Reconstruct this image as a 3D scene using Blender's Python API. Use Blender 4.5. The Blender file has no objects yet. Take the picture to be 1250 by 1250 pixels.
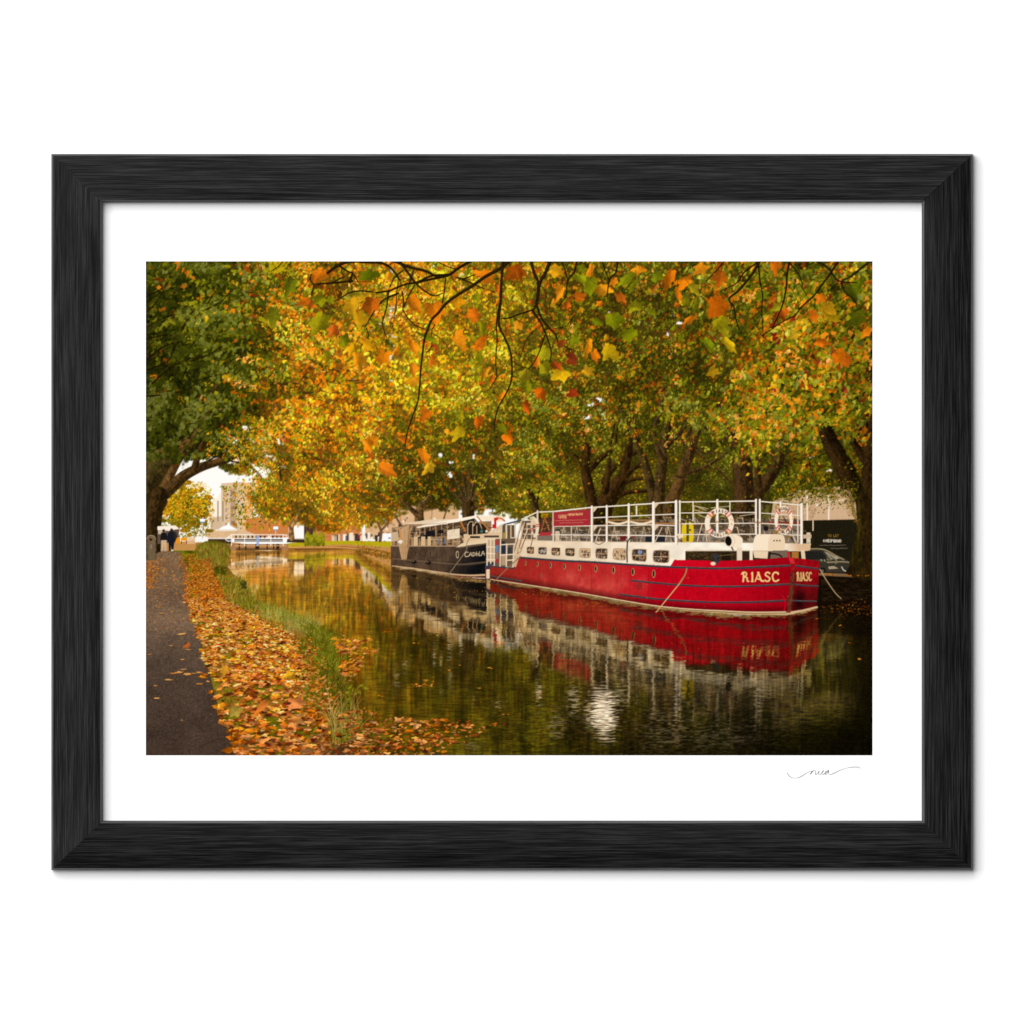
"""A framed autumn canal print on a white wall."""
# ---------------------------------------------------------------- ink painter
# The picture inside the frame is a flat printed sheet.  Its ink is computed here, shape by shape, on a
# numpy canvas (no file is read) and later becomes the colour attribute of flat printed meshes.
import math, random, time
import numpy as np

RND = random.Random(7)
RG = np.random.default_rng(7)
S = 2.0
PX0, PY0, PX1, PY1 = 178.0, 319.0, 1065.0, 922.0
CW, CH = int((PX1 - PX0) * S), int((PY1 - PY0) * S)
F = np.float32


def XY(pts):
    a = np.asarray(pts, dtype=F).reshape(-1, 2)
    return np.stack([(a[:, 0] - PX0) * S, (a[:, 1] - PY0) * S], 1)


class Layer:
    def __init__(self, colour=None):
        self.c = np.zeros((CH, CW, 3), F)
        self.a = np.zeros((CH, CW), F)
        self.i = np.zeros((CH, CW), np.int16)
        if colour is not None:
            self.c[:] = np.array(colour, F) / 255
            self.a[:] = 1

    def blend(self, x0, y0, m, col, pid):
        """Composite a mask m (h, w) of one colour, or of an (h, w, 3) picture, with its corner at x0, y0."""
        h, w = m.shape
        xa, ya, xb, yb = max(x0, 0), max(y0, 0), min(x0 + w, CW), min(y0 + h, CH)
        if xa >= xb or ya >= yb:
            return
        m = m[ya - y0:yb - y0, xa - x0:xb - x0]
        k = 1 - m
        cs = self.c[ya:yb, xa:xb]
        cs *= k[..., None]
        if getattr(col, 'ndim', 1) == 3:
            cs += m[..., None] * col[ya - y0:yb - y0, xa - x0:xb - x0]
        else:
            cs += m[..., None] * col
        al = self.a[ya:yb, xa:xb]
        al *= k
        al += m
        if pid:
            self.i[ya:yb, xa:xb][m > 0.5] = pid


def C(c, k=1.0):
    return np.array(c, F) * (k / 255)


def cover(p, ss=None):
    """Anti-aliased coverage of a closed outline given in canvas pixels."""
    x0, y0 = np.floor(p.min(0)).astype(int) - 1
    x1, y1 = np.ceil(p.max(0)).astype(int) + 2
    x0, y0, x1, y1 = max(x0, -40), max(y0, -40), min(x1, CW + 40), min(y1, CH + 40)
    w, h = x1 - x0, y1 - y0
    if w <= 0 or h <= 0:
        return None
    if ss is None:
        ss = 3 if w * h < 60000 else (2 if w * h < 250000 else 1)
    xs = (np.arange(w * ss, dtype=F) + .5) / ss + x0
    ys = (np.arange(h * ss, dtype=F) + .5) / ss + y0
    inside = np.zeros((h * ss, w * ss), bool)
    n = len(p)
    for k in range(n):
        ax, ay = p[k]
        bx, by = p[(k + 1) % n]
        if ay == by:
            continue
        lo, hi = (ay, by) if ay < by else (by, ay)
        r0, r1 = np.searchsorted(ys, lo), np.searchsorted(ys, hi)
        if r0 >= r1:
            continue
        xc = ax + (ys[r0:r1] - ay) * (bx - ax) / (by - ay)
        inside[r0:r1] ^= xs[None, :] < xc[:, None]
    m = inside.reshape(h, ss, w, ss).mean((1, 3), dtype=F) if ss > 1 else inside.astype(F)
    return x0, y0, m


def poly(L, pts, col, pid=0, alpha=1.0, k=1.0):
    r = cover(XY(pts))
    if r:
        L.blend(r[0], r[1], r[2] * F(alpha), C(col, k), pid)


def smooth(pts, n=6, closed=False):
    """Catmull-Rom through the points."""
    p = np.asarray(pts, float).reshape(-1, 2)
    if len(p) < 3:
        return p
    q = np.vstack([p[-1:], p, p[:2]]) if closed else np.vstack([2 * p[0] - p[1], p, 2 * p[-1] - p[-2]])
    out = []
    for k in range(1, len(q) - 2):
        a, b, c, d = q[k - 1], q[k], q[k + 1], q[k + 2]
        for t in np.linspace(0, 1, n, endpoint=False):
            out.append(.5 * ((2 * b) + (c - a) * t + (2 * a - 5 * b + 4 * c - d) * t * t + (3 * b - a - 3 * c + d) * t ** 3))
    if not closed:
        out.append(p[-1])
    return np.array(out)


def line_mask(q, r):
    """Coverage of a polyline (canvas px) with a radius per vertex."""
    pad = int(r.max() + 3)
    x0, y0 = np.floor(q.min(0)).astype(int) - pad
    x1, y1 = np.ceil(q.max(0)).astype(int) + pad + 1
    m = np.zeros((y1 - y0, x1 - x0), F)
    for k in range(len(q) - 1):
        a, b, ra, rb = q[k], q[k + 1], r[k], r[k + 1]
        rm = max(ra, rb) + 2
        u0, v0 = int(min(a[0], b[0]) - rm) - x0, int(min(a[1], b[1]) - rm) - y0
        u1, v1 = int(max(a[0], b[0]) + rm) - x0 + 2, int(max(a[1], b[1]) + rm) - y0 + 2
        u0, v0 = max(u0, 0), max(v0, 0)
        X = np.arange(u0, min(u1, m.shape[1]), dtype=F)[None, :] + x0 + .5 - a[0]
        Y = np.arange(v0, min(v1, m.shape[0]), dtype=F)[:, None] + y0 + .5 - a[1]
        d = b - a
        L2 = float(d @ d) + 1e-6
        t = np.clip((X * d[0] + Y * d[1]) / L2, 0, 1)
        D = np.sqrt((X - t * d[0]) ** 2 + (Y - t * d[1]) ** 2)
        R = ra + (rb - ra) * t
        cov = np.clip(R - D + .5, 0, 1) * np.minimum(1, 2 * R + .05)
        s = m[v0:v0 + cov.shape[0], u0:u0 + cov.shape[1]]
        np.maximum(s, cov, out=s)
    return x0, y0, m


def line(L, pts, w, col, pid=0, alpha=1.0, curve=True, k=1.0):
    """Stroke w (start, end) photo pixels wide."""
    p = smooth(pts) if curve and len(np.asarray(pts).reshape(-1, 2)) > 2 else np.asarray(pts, float).reshape(-1, 2)
    q = XY(p)
    w0, w1 = (w, w) if np.isscalar(w) else w
    r = np.linspace(w0, w1, len(q)).astype(F) * F(S / 2)
    x0, y0, m = line_mask(q, r)
    L.blend(x0, y0, m * F(alpha), C(col, k), pid)


def rect(L, x0, y0, x1, y1, col, pid=0, alpha=1.0):
    poly(L, [(x0, y0), (x1, y0), (x1, y1), (x0, y1)], col, pid, alpha)


def ell(L, x, y, rx, ry, col, pid=0, alpha=1.0, rot=0.0, n=26):
    t = np.linspace(0, 2 * math.pi, n, endpoint=False)
    c, s = math.cos(rot), math.sin(rot)
    X, Y = rx * np.cos(t), ry * np.sin(t)
    poly(L, np.stack([x + X * c - Y * s, y + X * s + Y * c], 1), col, pid, alpha)


def noise(h, w, cy, cx, seed, octaves=1, gain=.5):
    """Smooth value noise of about unit range round 0 with cells cy x cx canvas px."""
    g = np.random.default_rng(seed)
    out = np.zeros((h, w), F)
    amp, tot = 1.0, 0.0
    for _ in range(octaves):
        ny, nx = int(h / cy) + 3, int(w / cx) + 3
        G = g.uniform(-1, 1, (ny, nx)).astype(F)
        y, x = np.arange(h, dtype=F) / cy, np.arange(w, dtype=F) / cx
        yi, xi = y.astype(int), x.astype(int)
        fy, fx = y - yi, x - xi
        fy, fx = fy * fy * (3 - 2 * fy), fx * fx * (3 - 2 * fx)
        T = G[yi] * (1 - fy)[:, None] + G[yi + 1] * fy[:, None]
        out += F(amp) * (T[:, xi] * (1 - fx) + T[:, xi + 1] * fx)
        tot += amp
        amp *= gain
        cy, cx = max(cy / 2, 1), max(cx / 2, 1)
    return out / F(tot) * F(1.6)


def blur1(a, n, axis):
    if n < 1:
        return a
    n = int(n)
    pad = [(0, 0)] * a.ndim
    pad[axis] = (n + 1, n)
    b = np.cumsum(np.pad(a, pad, mode='edge'), axis=axis, dtype=np.float64)
    hi = [slice(None)] * a.ndim
    lo = [slice(None)] * a.ndim
    hi[axis], lo[axis] = slice(2 * n + 1, None), slice(0, -(2 * n + 1))
    return ((b[tuple(hi)] - b[tuple(lo)]) / (2 * n + 1)).astype(F)


def blur(a, n, times=2):
    for _ in range(times):
        a = blur1(blur1(a, n, 0), n, 1)
    return a


def region_mask(pts):
    r = cover(XY(pts), 1)
    M = np.zeros((CH, CW), F)
    x0, y0, m = r
    xa, ya, xb, yb = max(x0, 0), max(y0, 0), min(x0 + m.shape[1], CW), min(y0 + m.shape[0], CH)
    M[ya:yb, xa:xb] = m[ya - y0:yb - y0, xa - x0:xb - x0]
    return M


# the printed subjects: id -> (name, parent id, label or None)
SUBJECT = {}


def subject(name, parent=0, label=None):
    k = len(SUBJECT) + 1
    SUBJECT[k] = (name, parent, label)
    return k


# ---------------------------------------------------------------- leaf stamps
def leaf_outline(r, rot, squash, jag, g):
    """A five-lobed plane-tree leaf, foreshortened and turned."""
    tips = [(0, 1.0), (58, .88), (112, .64), (180, .34), (248, .64), (302, .88)]
    half, skew = g.choice([1, 1, .85, .6, .45]), g.uniform(-.35, .35)
    P = []
    for k, (a, l) in enumerate(tips):
        a2, l2 = tips[(k + 1) % 6]
        if a2 < a:
            a2 += 360
        l = l * g.uniform(1 - jag, 1 + jag)
        P.append((a - 14, l * .84)); P.append((a, l)); P.append((a + 14, l * .84))
        P.append(((a + a2) / 2 + g.uniform(-6, 6), (l + l2) / 2 * (.70, .80, .90, .90, .80, .70)[k]))
    P = np.array([(math.sin(math.radians(a)) * l, math.cos(math.radians(a)) * l - .15) for a, l in P])
    P[:, 0] = np.where(P[:, 0] < 0, P[:, 0] * half, P[:, 0]) * squash + P[:, 1] * skew
    c, s = math.cos(rot), math.sin(rot)
    return np.stack([P[:, 0] * c - P[:, 1] * s, P[:, 0] * s + P[:, 1] * c], 1) * r


def make_bank():
    bank = {}
    for r in (1.4, 2.0, 2.8, 3.8, 5.2, 7.0, 9.5, 12.5):
        L = []
        for _ in range(30):
            o = leaf_outline(r, RND.gauss(.45, .75) + (3.14 if RND.random() < .2 else 0), RND.uniform(.28, .85), .38, RND) + (RND.uniform(-.5, .5), RND.uniform(-.5, .5))
            b = int(r * 1.4) + 2
            p = (o + b).astype(F)
            # drawn on a local grid
            x = (np.arange(2 * b * 3, dtype=F) + .5) / 3
            ins = np.zeros((2 * b * 3, 2 * b * 3), bool)
            for k in range(len(p)):
                ax, ay = p[k]; bx, by = p[(k + 1) % len(p)]
                if ay == by: continue
                lo, hi = min(ay, by), max(ay, by)
                r0, r1 = np.searchsorted(x, lo), np.searchsorted(x, hi)
                xc = ax + (x[r0:r1] - ay) * (bx - ax) / (by - ay)
                ins[r0:r1] ^= x[None, :] < xc[:, None]
            m = ins.reshape(2 * b, 3, 2 * b, 3).mean((1, 3), dtype=F)
            yy, xx = np.mgrid[0:2 * b, 0:2 * b].astype(F)
            th = RND.uniform(0, 6.28)
            sh = ((xx - b) * math.cos(th) + (yy - b) * math.sin(th)) / r
            sh = 1 + .12 * np.clip(sh, -1, 1) + (.10 * np.sign(sh) if RND.random() < .35 else 0)
            L.append((b, m, sh.astype(F)))
        bank[r] = L
    return bank


BANK = make_bank()
RADII = np.array(sorted(BANK))
PAL = {
    'G': [(42, 44, 5), (58, 62, 7), (78, 82, 10), (98, 102, 20), (124, 124, 50)],
    'O': [(96, 92, 8), (116, 112, 10), (136, 130, 14), (154, 148, 24), (166, 160, 56)],
    'Y': [(176, 128, 10), (198, 146, 14), (216, 166, 24), (228, 186, 48)],
    'R': [(152, 76, 8), (184, 96, 10), (210, 116, 14), (226, 136, 26), (228, 156, 74)],
    'B': [(92, 42, 6), (128, 58, 8), (156, 72, 14), (120, 30, 18)],
    'D': [(26, 22, 3), (40, 34, 5), (54, 44, 7)],
    'L': [(206, 122, 56), (220, 140, 72), (196, 100, 34), (232, 160, 92), (214, 128, 40), (178, 84, 26), (238, 178, 116)],
    'K': [(112, 48, 14), (140, 62, 18), (96, 30, 16), (70, 34, 10)],
}
PALA = {k: np.array(v, F) / 255 for k, v in PAL.items()}


def stamp(L, x, y, r, col, pid, alpha=1.0, flat=None):
    """One small leaf; x, y, r in canvas px."""
    rr = RADII[np.abs(RADII - r).argmin()]
    b, m, sh = BANK[rr][RND.randrange(30)]
    if flat:                                   # lying on the ground or the water: seen edge-on
        h = m.shape[0]
        step = int(flat)
        m, sh = m[::step], sh[::step]
    c = (sh[..., None] * col)
    L.blend(int(x) - b, int(y) - m.shape[0] // 2, m * F(alpha) if alpha < 1 else m, c, pid)


def big_leaf(L, x, y, r, col, pid, rot=None, squash=None, g=RND):
    """A near leaf, x, y, r in photo px: outline, two-tone blade and veins."""
    rot = g.gauss(.2, .8) if rot is None else rot
    r = r * 1.5
    squash = g.choice([.42, .55, .7, .85, 1.0]) if squash is None else squash
    o = leaf_outline(r, rot, squash, .22, g)
    o = smooth(o, 3, closed=True)
    o = o * (1 + np.array([g.uniform(-.035, .035) for _ in range(len(o))]))[:, None]
    p = XY(o + (x, y))
    res = cover(p)
    if not res:
        return
    x0, y0, m = res
    h, w = m.shape
    if r > 3 and min(h, w) > 4:
        m = .4 * m + .6 * blur(m, 1, 1)
    yy, xx = np.mgrid[0:h, 0:w].astype(F)
    cx, cy = (x - PX0) * S - x0, (y - PY0) * S - y0
    ax = np.array([-math.sin(rot), math.cos(rot)])
    n = np.array([ax[1], -ax[0]])
    side = ((xx - cx) * n[0] + (yy - cy) * n[1]) / (r * S)
    along = ((xx - cx) * ax[0] + (yy - cy) * ax[1]) / (r * S)
    sh = .96 + g.choice([.06, .12, .22]) * np.tanh(side * 8) * g.choice([-1, 1]) + .16 * along * g.choice([-1, 1])
    sh = sh + .05 * noise(h, w, 5, 5, g.randrange(9999))
    L.blend(x0, y0, m * F(.97), np.clip(sh[..., None] * C(col), 0, 1).astype(F), pid)
    base = np.array([x, y]) + np.array([-math.sin(rot), math.cos(rot)]) * r * -.35
    if r > 6:                                # stalk
        e = base + np.array([math.sin(rot), -math.cos(rot)]) * r * g.uniform(.5, 1.0) + (g.uniform(-2, 2), g.uniform(-2, 0))
        line(L, [base, (base + e) / 2 + (g.uniform(-1, 1), 0), e], (.7, .5), (92, 60, 16), pid, .8)
    for a, l in ((0, 1.2), (58, .95), (-58, .95), (112, .6), (-112, .6)):
        d = np.array([math.sin(math.radians(a)) * l * squash, math.cos(math.radians(a)) * l])
        d = np.array([d[0] * math.cos(rot) - d[1] * math.sin(rot), d[0] * math.sin(rot) + d[1] * math.cos(rot)]) * r
        line(L, [base, base + d * .85], (.5, .25), col, pid, .5, False, .66)


def pick(cat, tone):
    a = PALA[cat]
    f = np.clip(tone, 0, .999) * (len(a) - 1)
    i = int(f)
    t = f - i
    return a[i] * (1 - t) + a[min(i + 1, len(a) - 1)] * t
# ---------------------------------------------------------------- subjects of the print
ID = {}


def sub(key, name, parent=None, label=None):
    ID[key] = subject(name, ID[parent] if parent else 0, label)
    return ID[key]


sub('sky', 'printed_sky')
sub('tower', 'printed_tower_block')
sub('brick', 'printed_brick_building')
sub('terrace', 'printed_terrace', None, 'pale terrace of houses behind the far bank')
sub('wall', 'printed_stone_wall')
sub('parasol', 'printed_parasol')
sub('bank', 'printed_far_bank')
sub('bush', 'printed_shrub')
sub('gate', 'printed_lock_gate')
sub('grail', 'railing', 'gate')
sub('gpier', 'pier', 'gate')
sub('lamp', 'printed_street_lamp')
sub('vans', 'printed_white_vehicles')
TREES = []
for key, lab in (('tl', 'dark green tree leaning over the towpath'), ('ty', 'small yellow tree at the end of the towpath'),
                 ('ta', 'orange tree beside the lock gate'), ('tg', 'golden tree in the middle of the canopy'),
                 ('t1', 'thin pale trunked tree left of the black barge'), ('t2', 'tree behind the canopy of the black barge'),
                 ('t3', 'slim tree between the two barges'), ('t4', 'many stemmed tree behind the red banner'),
                 ('t5', 'upright tree behind the white railing'), ('t6', 'slanting tree behind the white railing'),
                 ('t7', 'thick tree behind the front lifebuoy'), ('t8', 'dark mossy tree at the right edge')):
    sub(key, 'printed_tree', None, lab)
    sub(key + 't', 'trunk', key)
    sub(key + 'c', 'crown', key)
    TREES.append(key)
sub('hoard', 'printed_hoarding')
sub('hoardtx', 'lettering', 'hoard')
sub('awnb', 'printed_pale_building')
sub('car', 'printed_parked_car')
sub('quay', 'printed_quay_wall')
sub('bb', 'printed_barge', None, 'black barge under a white awning')
for k, n in (('bbh', 'hull'), ('bbc', 'cabin'), ('bba', 'awning'), ('bbr', 'gangway'), ('bbl', 'name_lettering'), ('bbs', 'rubbing_strake'), ('bbb', 'notice_board')):
    sub(k, n, 'bb')
sub('bbp', 'porthole', 'bb')
sub('bbf', 'fender', 'bb'); sub('bbf2', 'fender', 'bb')
sub('rb', 'printed_barge', None, 'red barge with white cabin and deck railings')
for k, n in (('rbh', 'hull'), ('rbc', 'cabin'), ('rbd', 'deck_furniture'), ('rbr', 'deck_railing'), ('rbs', 'rubbing_strake'), ('rbw', 'waterline_band'),
             ('rbst', 'stem_post'), ('rbn1', 'name_lettering'), ('rbn2', 'name_lettering'), ('rbban', 'banner'), ('rbmenu', 'menu_board'),
             ('rbvent', 'ventilator'), ('rbbox', 'deck_box'), ('rbstern', 'stern_gate'), ('rbkay', 'yellow_equipment'), ('rbbol', 'bollard')):
    sub(k, n, 'rb')
for k in range(9):
    sub('rbwin%d' % k, 'window', 'rb')
for k in range(10):
    sub('rbport%d' % k, 'porthole', 'rb')
for k in range(3):
    sub('rbbuoy%d' % k, 'lifebuoy', 'rb')
sub('rbfen', 'fender', 'rb')
for k in range(3):
    sub('rope%d' % k, 'mooring_rope', 'rb')
sub('water', 'printed_canal_water')
sub('float', 'printed_floating_leaves')
sub('path', 'printed_towpath')
sub('litter', 'printed_fallen_leaves')
sub('grass', 'printed_grass_verge')
sub('reeds', 'printed_reeds')
sub('bin', 'printed_litter_bin')
sub('p1', 'printed_person', None, 'person in black jacket and pale trousers')
sub('p2', 'printed_person', None, 'person in dark clothes carrying a bag')
sub('van', 'printed_market_van')
sub('branch', 'printed_overhanging_branch')
sub('btwig', 'twig', 'branch')
sub('bleaf', 'leaf', 'branch')
for k in range(90):
    sub('near%d' % k, 'leaf', 'branch')
STUFF = ('litter', 'float', 'grass', 'reeds', 'bleaf')

# ---------------------------------------------------------------- colour fields of the canopy
#  x, y, green, olive, yellow, orange, rust, brightness, leaf radius (photo px)
FIELD = [
 (195,340,.74,.14,.01,.08,.03,.62,3.2),(195,440,.76,.10,.00,.10,.04,.50,3.2),(195,540,.80,.12,.00,.06,.02,.44,3.2),(230,500,.80,.12,.0,.06,.02,.50,3.2),
 (250,350,.58,.22,.03,.14,.03,.80,3.0),(265,400,.62,.24,.02,.10,.02,.84,3.0),(270,460,.66,.20,.02,.10,.02,.66,2.8),(310,350,.55,.25,.03,.14,.03,.72,2.8),
 (325,390,.45,.24,.08,.20,.03,.78,2.6),(300,440,.55,.25,.04,.14,.02,.80,2.7),(310,490,.40,.25,.08,.22,.05,.76,2.6),(280,520,.55,.20,.05,.16,.04,.70,2.4),
 (360,350,.30,.28,.12,.24,.06,.85,2.4),(365,430,.10,.20,.24,.42,.04,1.12,2.7),(400,470,.06,.20,.26,.44,.04,1.12,2.6),(420,380,.12,.28,.22,.34,.04,.95,2.4),
 (450,340,.12,.28,.20,.34,.06,.90,2.2),(360,490,.08,.22,.20,.42,.08,.90,2.5),(340,540,.10,.34,.22,.30,.04,1.05,2.4),(330,590,.16,.26,.16,.40,.02,1.0,1.7),
 (390,540,.08,.28,.26,.34,.04,1.14,2.5),(380,590,.14,.24,.18,.42,.02,1.02,1.7),(430,500,.06,.24,.26,.40,.04,1.14,2.6),(450,540,.10,.32,.24,.30,.04,1.10,2.5),
 (440,580,.16,.28,.14,.38,.04,.96,1.7),(440,620,.14,.24,.20,.38,.04,1.05,1.6),(360,620,.22,.26,.16,.34,.02,.98,1.7),(320,620,.22,.24,.14,.38,.02,.94,1.7),
 (500,380,.06,.28,.28,.34,.04,1.10,2.3),(550,350,.08,.38,.30,.20,.04,1.05,2.2),(560,410,.08,.42,.28,.18,.04,1.14,2.2),(520,440,.08,.34,.28,.26,.04,1.16,2.3),
 (500,490,.10,.40,.24,.22,.04,1.12,2.4),(560,470,.14,.46,.20,.18,.02,1.02,2.2),(540,520,.18,.48,.14,.16,.04,.96,2.3),(480,590,.42,.34,.06,.14,.04,.68,1.8),
 (510,590,.44,.26,.08,.18,.04,.66,1.8),(545,585,.62,.22,.03,.09,.04,.50,1.9),(590,580,.48,.26,.06,.16,.04,.64,1.9),(600,540,.28,.36,.10,.22,.04,.84,2.0),
 (620,480,.16,.46,.14,.20,.04,.98,2.1),(620,400,.12,.46,.22,.16,.04,1.05,2.1),(620,340,.14,.40,.20,.20,.06,.95,2.1),(600,610,.24,.40,.18,.16,.02,.94,1.6),
 (680,380,.24,.42,.10,.18,.06,.86,2.1),(700,340,.26,.40,.10,.20,.04,.86,2.2),(680,440,.26,.44,.08,.18,.04,.86,2.1),(670,500,.36,.36,.06,.18,.04,.76,2.1),
 (700,530,.44,.26,.05,.20,.05,.66,2.1),(650,550,.38,.30,.06,.22,.04,.72,2.0),(640,600,.32,.36,.10,.20,.02,.80,1.7),(680,600,.22,.46,.20,.12,.0,.98,1.5),
 (740,420,.30,.40,.06,.18,.06,.78,2.1),(740,500,.40,.32,.06,.18,.04,.74,2.2),(750,570,.30,.36,.14,.18,.02,.80,1.6),(750,625,.34,.36,.16,.12,.02,.84,1.5),(770,350,.34,.38,.06,.16,.06,.74,2.1),
 (800,400,.40,.32,.03,.18,.07,.66,2.1),(800,460,.42,.34,.03,.16,.05,.72,2.3),(800,530,.36,.34,.08,.20,.02,.76,1.9),(810,600,.34,.38,.16,.10,.02,.84,1.5),(850,480,.44,.34,.04,.14,.04,.72,2.6),
 (850,540,.40,.36,.07,.15,.02,.72,1.7),(860,590,.46,.38,.08,.08,.0,.74,1.4),(860,635,.40,.42,.10,.08,.0,.72,1.4),(860,400,.34,.34,.04,.20,.08,.76,2.6),(880,440,.30,.30,.04,.26,.10,.74,2.6),
 (900,350,.34,.36,.05,.20,.05,.84,3.4),(920,480,.24,.34,.08,.28,.06,.90,3.6),(915,530,.22,.44,.12,.20,.02,1.04,4.2),(960,430,.28,.34,.08,.24,.06,.92,4.2),
 (980,500,.26,.36,.08,.26,.04,.88,4.2),(960,560,.36,.36,.06,.20,.02,.74,3.0),(960,595,.60,.28,.03,.08,.01,.60,2.2),(1000,350,.36,.34,.04,.22,.04,.82,3.8),
 (1040,380,.40,.30,.04,.22,.04,.70,4.0),(1000,440,.26,.36,.08,.26,.04,.88,4.2),(1050,450,.32,.34,.06,.24,.04,.66,3.6),(1050,520,.34,.32,.08,.24,.02,.70,3.6),
 (1010,600,.36,.38,.10,.16,.0,.80,2.0),(1000,560,.40,.38,.08,.14,.0,.66,2.2),(1045,580,.30,.40,.10,.20,.0,.6,2.2)]
LS = 8                                          # canvas px per cell of the coarse maps


def coarse_fields():
    h, w = CH // LS + 2, CW // LS + 2
    yy, xx = np.mgrid[0:h, 0:w].astype(F)
    wx, wy = noise(h, w, 7, 7, 51, 2) * 14, noise(h, w, 7, 7, 52, 2) * 14
    X, Y = xx * LS / S + PX0 + wx, yy * LS / S + PY0 + wy
    f = np.array(FIELD, F)
    W = np.zeros((h, w), F)
    V = np.zeros((h, w, 7), F)
    for r in f:
        g = np.exp(-((X - r[0]) ** 2 + (Y - r[1]) ** 2) / (2 * 30. ** 2)) + 1e-9
        W += g
        V += g[..., None] * r[2:]
    return V / W[..., None]


FLD = coarse_fields()
FLD[..., 2] *= .78
FLD[..., 3] *= 1.22
FLD[..., 4] *= 1.35
_x = (np.arange(FLD.shape[1]) * LS / S + PX0)[None, :]
_y = (np.arange(FLD.shape[0]) * LS / S + PY0)[:, None]
FLD[..., 5] *= 1 - .16 * np.clip((_x - 660) / 60, 0, 1) * (1 - np.exp(-((_x - 920) / 45) ** 2 - ((_y - 515) / 40) ** 2))     # the right bank's crowns are deeper in colour
FLD[..., 5] *= 1 - .20 * np.clip((330 - _x) / 60, 0, 1)
FLD[..., 6] *= 1 + .30 * np.clip((330 - _x) / 50, 0, 1)
FLD[..., 3] *= 1 - .26 * np.clip((_x - 560) / 80, 0, 1) * np.ones_like(_y)
FLD[..., 3:5] *= (1 - .82 * np.clip((320 - _x) / 60, 0, 1) * np.ones_like(_y))[..., None]


def fld(x, y):
    """Fields at canvas px."""
    return FLD[min(max(int(y / LS), 0), FLD.shape[0] - 1), min(max(int(x / LS), 0), FLD.shape[1] - 1)]


CLUMP = noise(CH // 2, CW // 2, 22, 28, 61, 3)       # light and dark clumps of leaves
HUE = noise(CH // 2, CW // 2, 20, 24, 62, 3)         # clumps of one colour


def crown_ids():
    anchors = dict(tl=[(215, 400), (200, 520), (270, 430), (280, 350), (320, 480)], ty=[(225, 620)], ta=[(390, 590), (330, 600), (440, 610)],
                   tg=[(420, 440), (480, 400), (470, 520), (380, 500), (560, 360), (400, 370)], t1=[(490, 590)], t2=[(560, 570), (570, 470), (600, 520)],
                   t3=[(640, 590), (650, 540)], t4=[(720, 520), (690, 420), (740, 590), (650, 380)], t5=[(790, 480), (780, 380)],
                   t6=[(850, 560), (850, 450)], t7=[(920, 520), (890, 380), (950, 580)], t8=[(1030, 420), (1000, 500), (980, 360), (1020, 590)])
    h, w = CH // LS + 2, CW // LS + 2
    yy, xx = np.mgrid[0:h, 0:w].astype(F)
    X = xx * LS / S + PX0 + noise(h, w, 6, 6, 71, 2) * 12
    Y = yy * LS / S + PY0 + noise(h, w, 6, 6, 72, 2) * 12
    best, out = np.full((h, w), 1e9, F), np.zeros((h, w), np.int16)
    for key, pts in anchors.items():
        for px, py in pts:
            d = (X - px) ** 2 + (Y - py) ** 2
            m = d < best
            best[m] = d[m]
            out[m] = ID[key + 'c']
    return out


CROWN = crown_ids()


def crown(x, y):
    return int(CROWN[min(max(int(y / LS), 0), CROWN.shape[0] - 1), min(max(int(x / LS), 0), CROWN.shape[1] - 1)])


#  openings in the canopy where the white sky shows: x, y, rx, ry, how open
HOLES = [(284,538,11,7,.62),(296,522,12,5,.45),(310,537,14,6,.55),(324,528,9,5,.5),(275,553,10,10,.55),(288,560,16,8,.6),(300,590,20,12,1.),(280,585,16,9,1.),
         (268,600,12,14,1.),(270,620,12,22,1.),(318,575,16,12,.9),(330,555,10,10,.5),(262,592,8,8,.9),(342,537,6,5,.8),(345,570,5,3,.5),(290,600,12,16,1.),
         (470,390,10,8,.5),(477,378,6,9,.55),(452,402,9,7,.35),(480,415,7,12,.5),(476,436,6,10,.3),(478,330,8,6,.35),(440,332,8,5,.3),(563,334,6,5,.5),(529,325,5,4,.5),
         (478,465,5,4,.4),(724,492,9,5,.6),(733,488,8,4,.6),(717,508,8,6,.5),(737,509,8,4,.6),(716,524,5,4,.4),(730,500,14,10,.2),(549,578,5,5,.8),(537,556,3,5,.8),(550,564,4,2,.8),(578,556,2,4,.8),
         (800,358,6,4,.5),(815,408,5,6,.5),(820,385,8,5,.3),(830,395,6,5,.3),(985,350,6,4,.5),(990,365,6,3,.6),(930,385,6,5,.4),(974,387,4,3,.7),(1012,366,3,2,.9),
         (940,382,5,3,.5),(1052,330,4,3,.6),(663,343,4,3,.5),(635,366,4,3,.4),(990,557,6,4,.4),(1012,575,5,4,.5),(600,358,3,2,.4),(745,380,4,2,.4),(778,392,5,2,.4),(430,462,4,3,.3),(178,470,3,4,.3)]


def openness():
    h, w = CH // 2, CW // 2
    yy, xx = np.mgrid[0:h, 0:w].astype(F)
    o = np.zeros((h, w), F)
    n = noise(h, w, 5, 6, 81, 2)
    for x, y, rx, ry, k in HOLES:
        cx, cy = (x - PX0) * S / 2, (y - PY0) * S / 2
        a, b, c, d = int(cy - ry * 2.2), int(cy + ry * 2.2) + 1, int(cx - rx * 2.2), int(cx + rx * 2.2) + 1
        a, c = max(a, 0), max(c, 0)
        if b <= a or d <= c: continue
        q = np.exp(-(((xx[a:b, c:d] - cx) / rx) ** 2 + ((yy[a:b, c:d] - cy) / ry) ** 2) * 1.1)
        o[a:b, c:d] = np.maximum(o[a:b, c:d], q * k + (0 if k > .95 else 1) * .35 * n[a:b, c:d] * q)
    return o


OPEN = openness()


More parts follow.
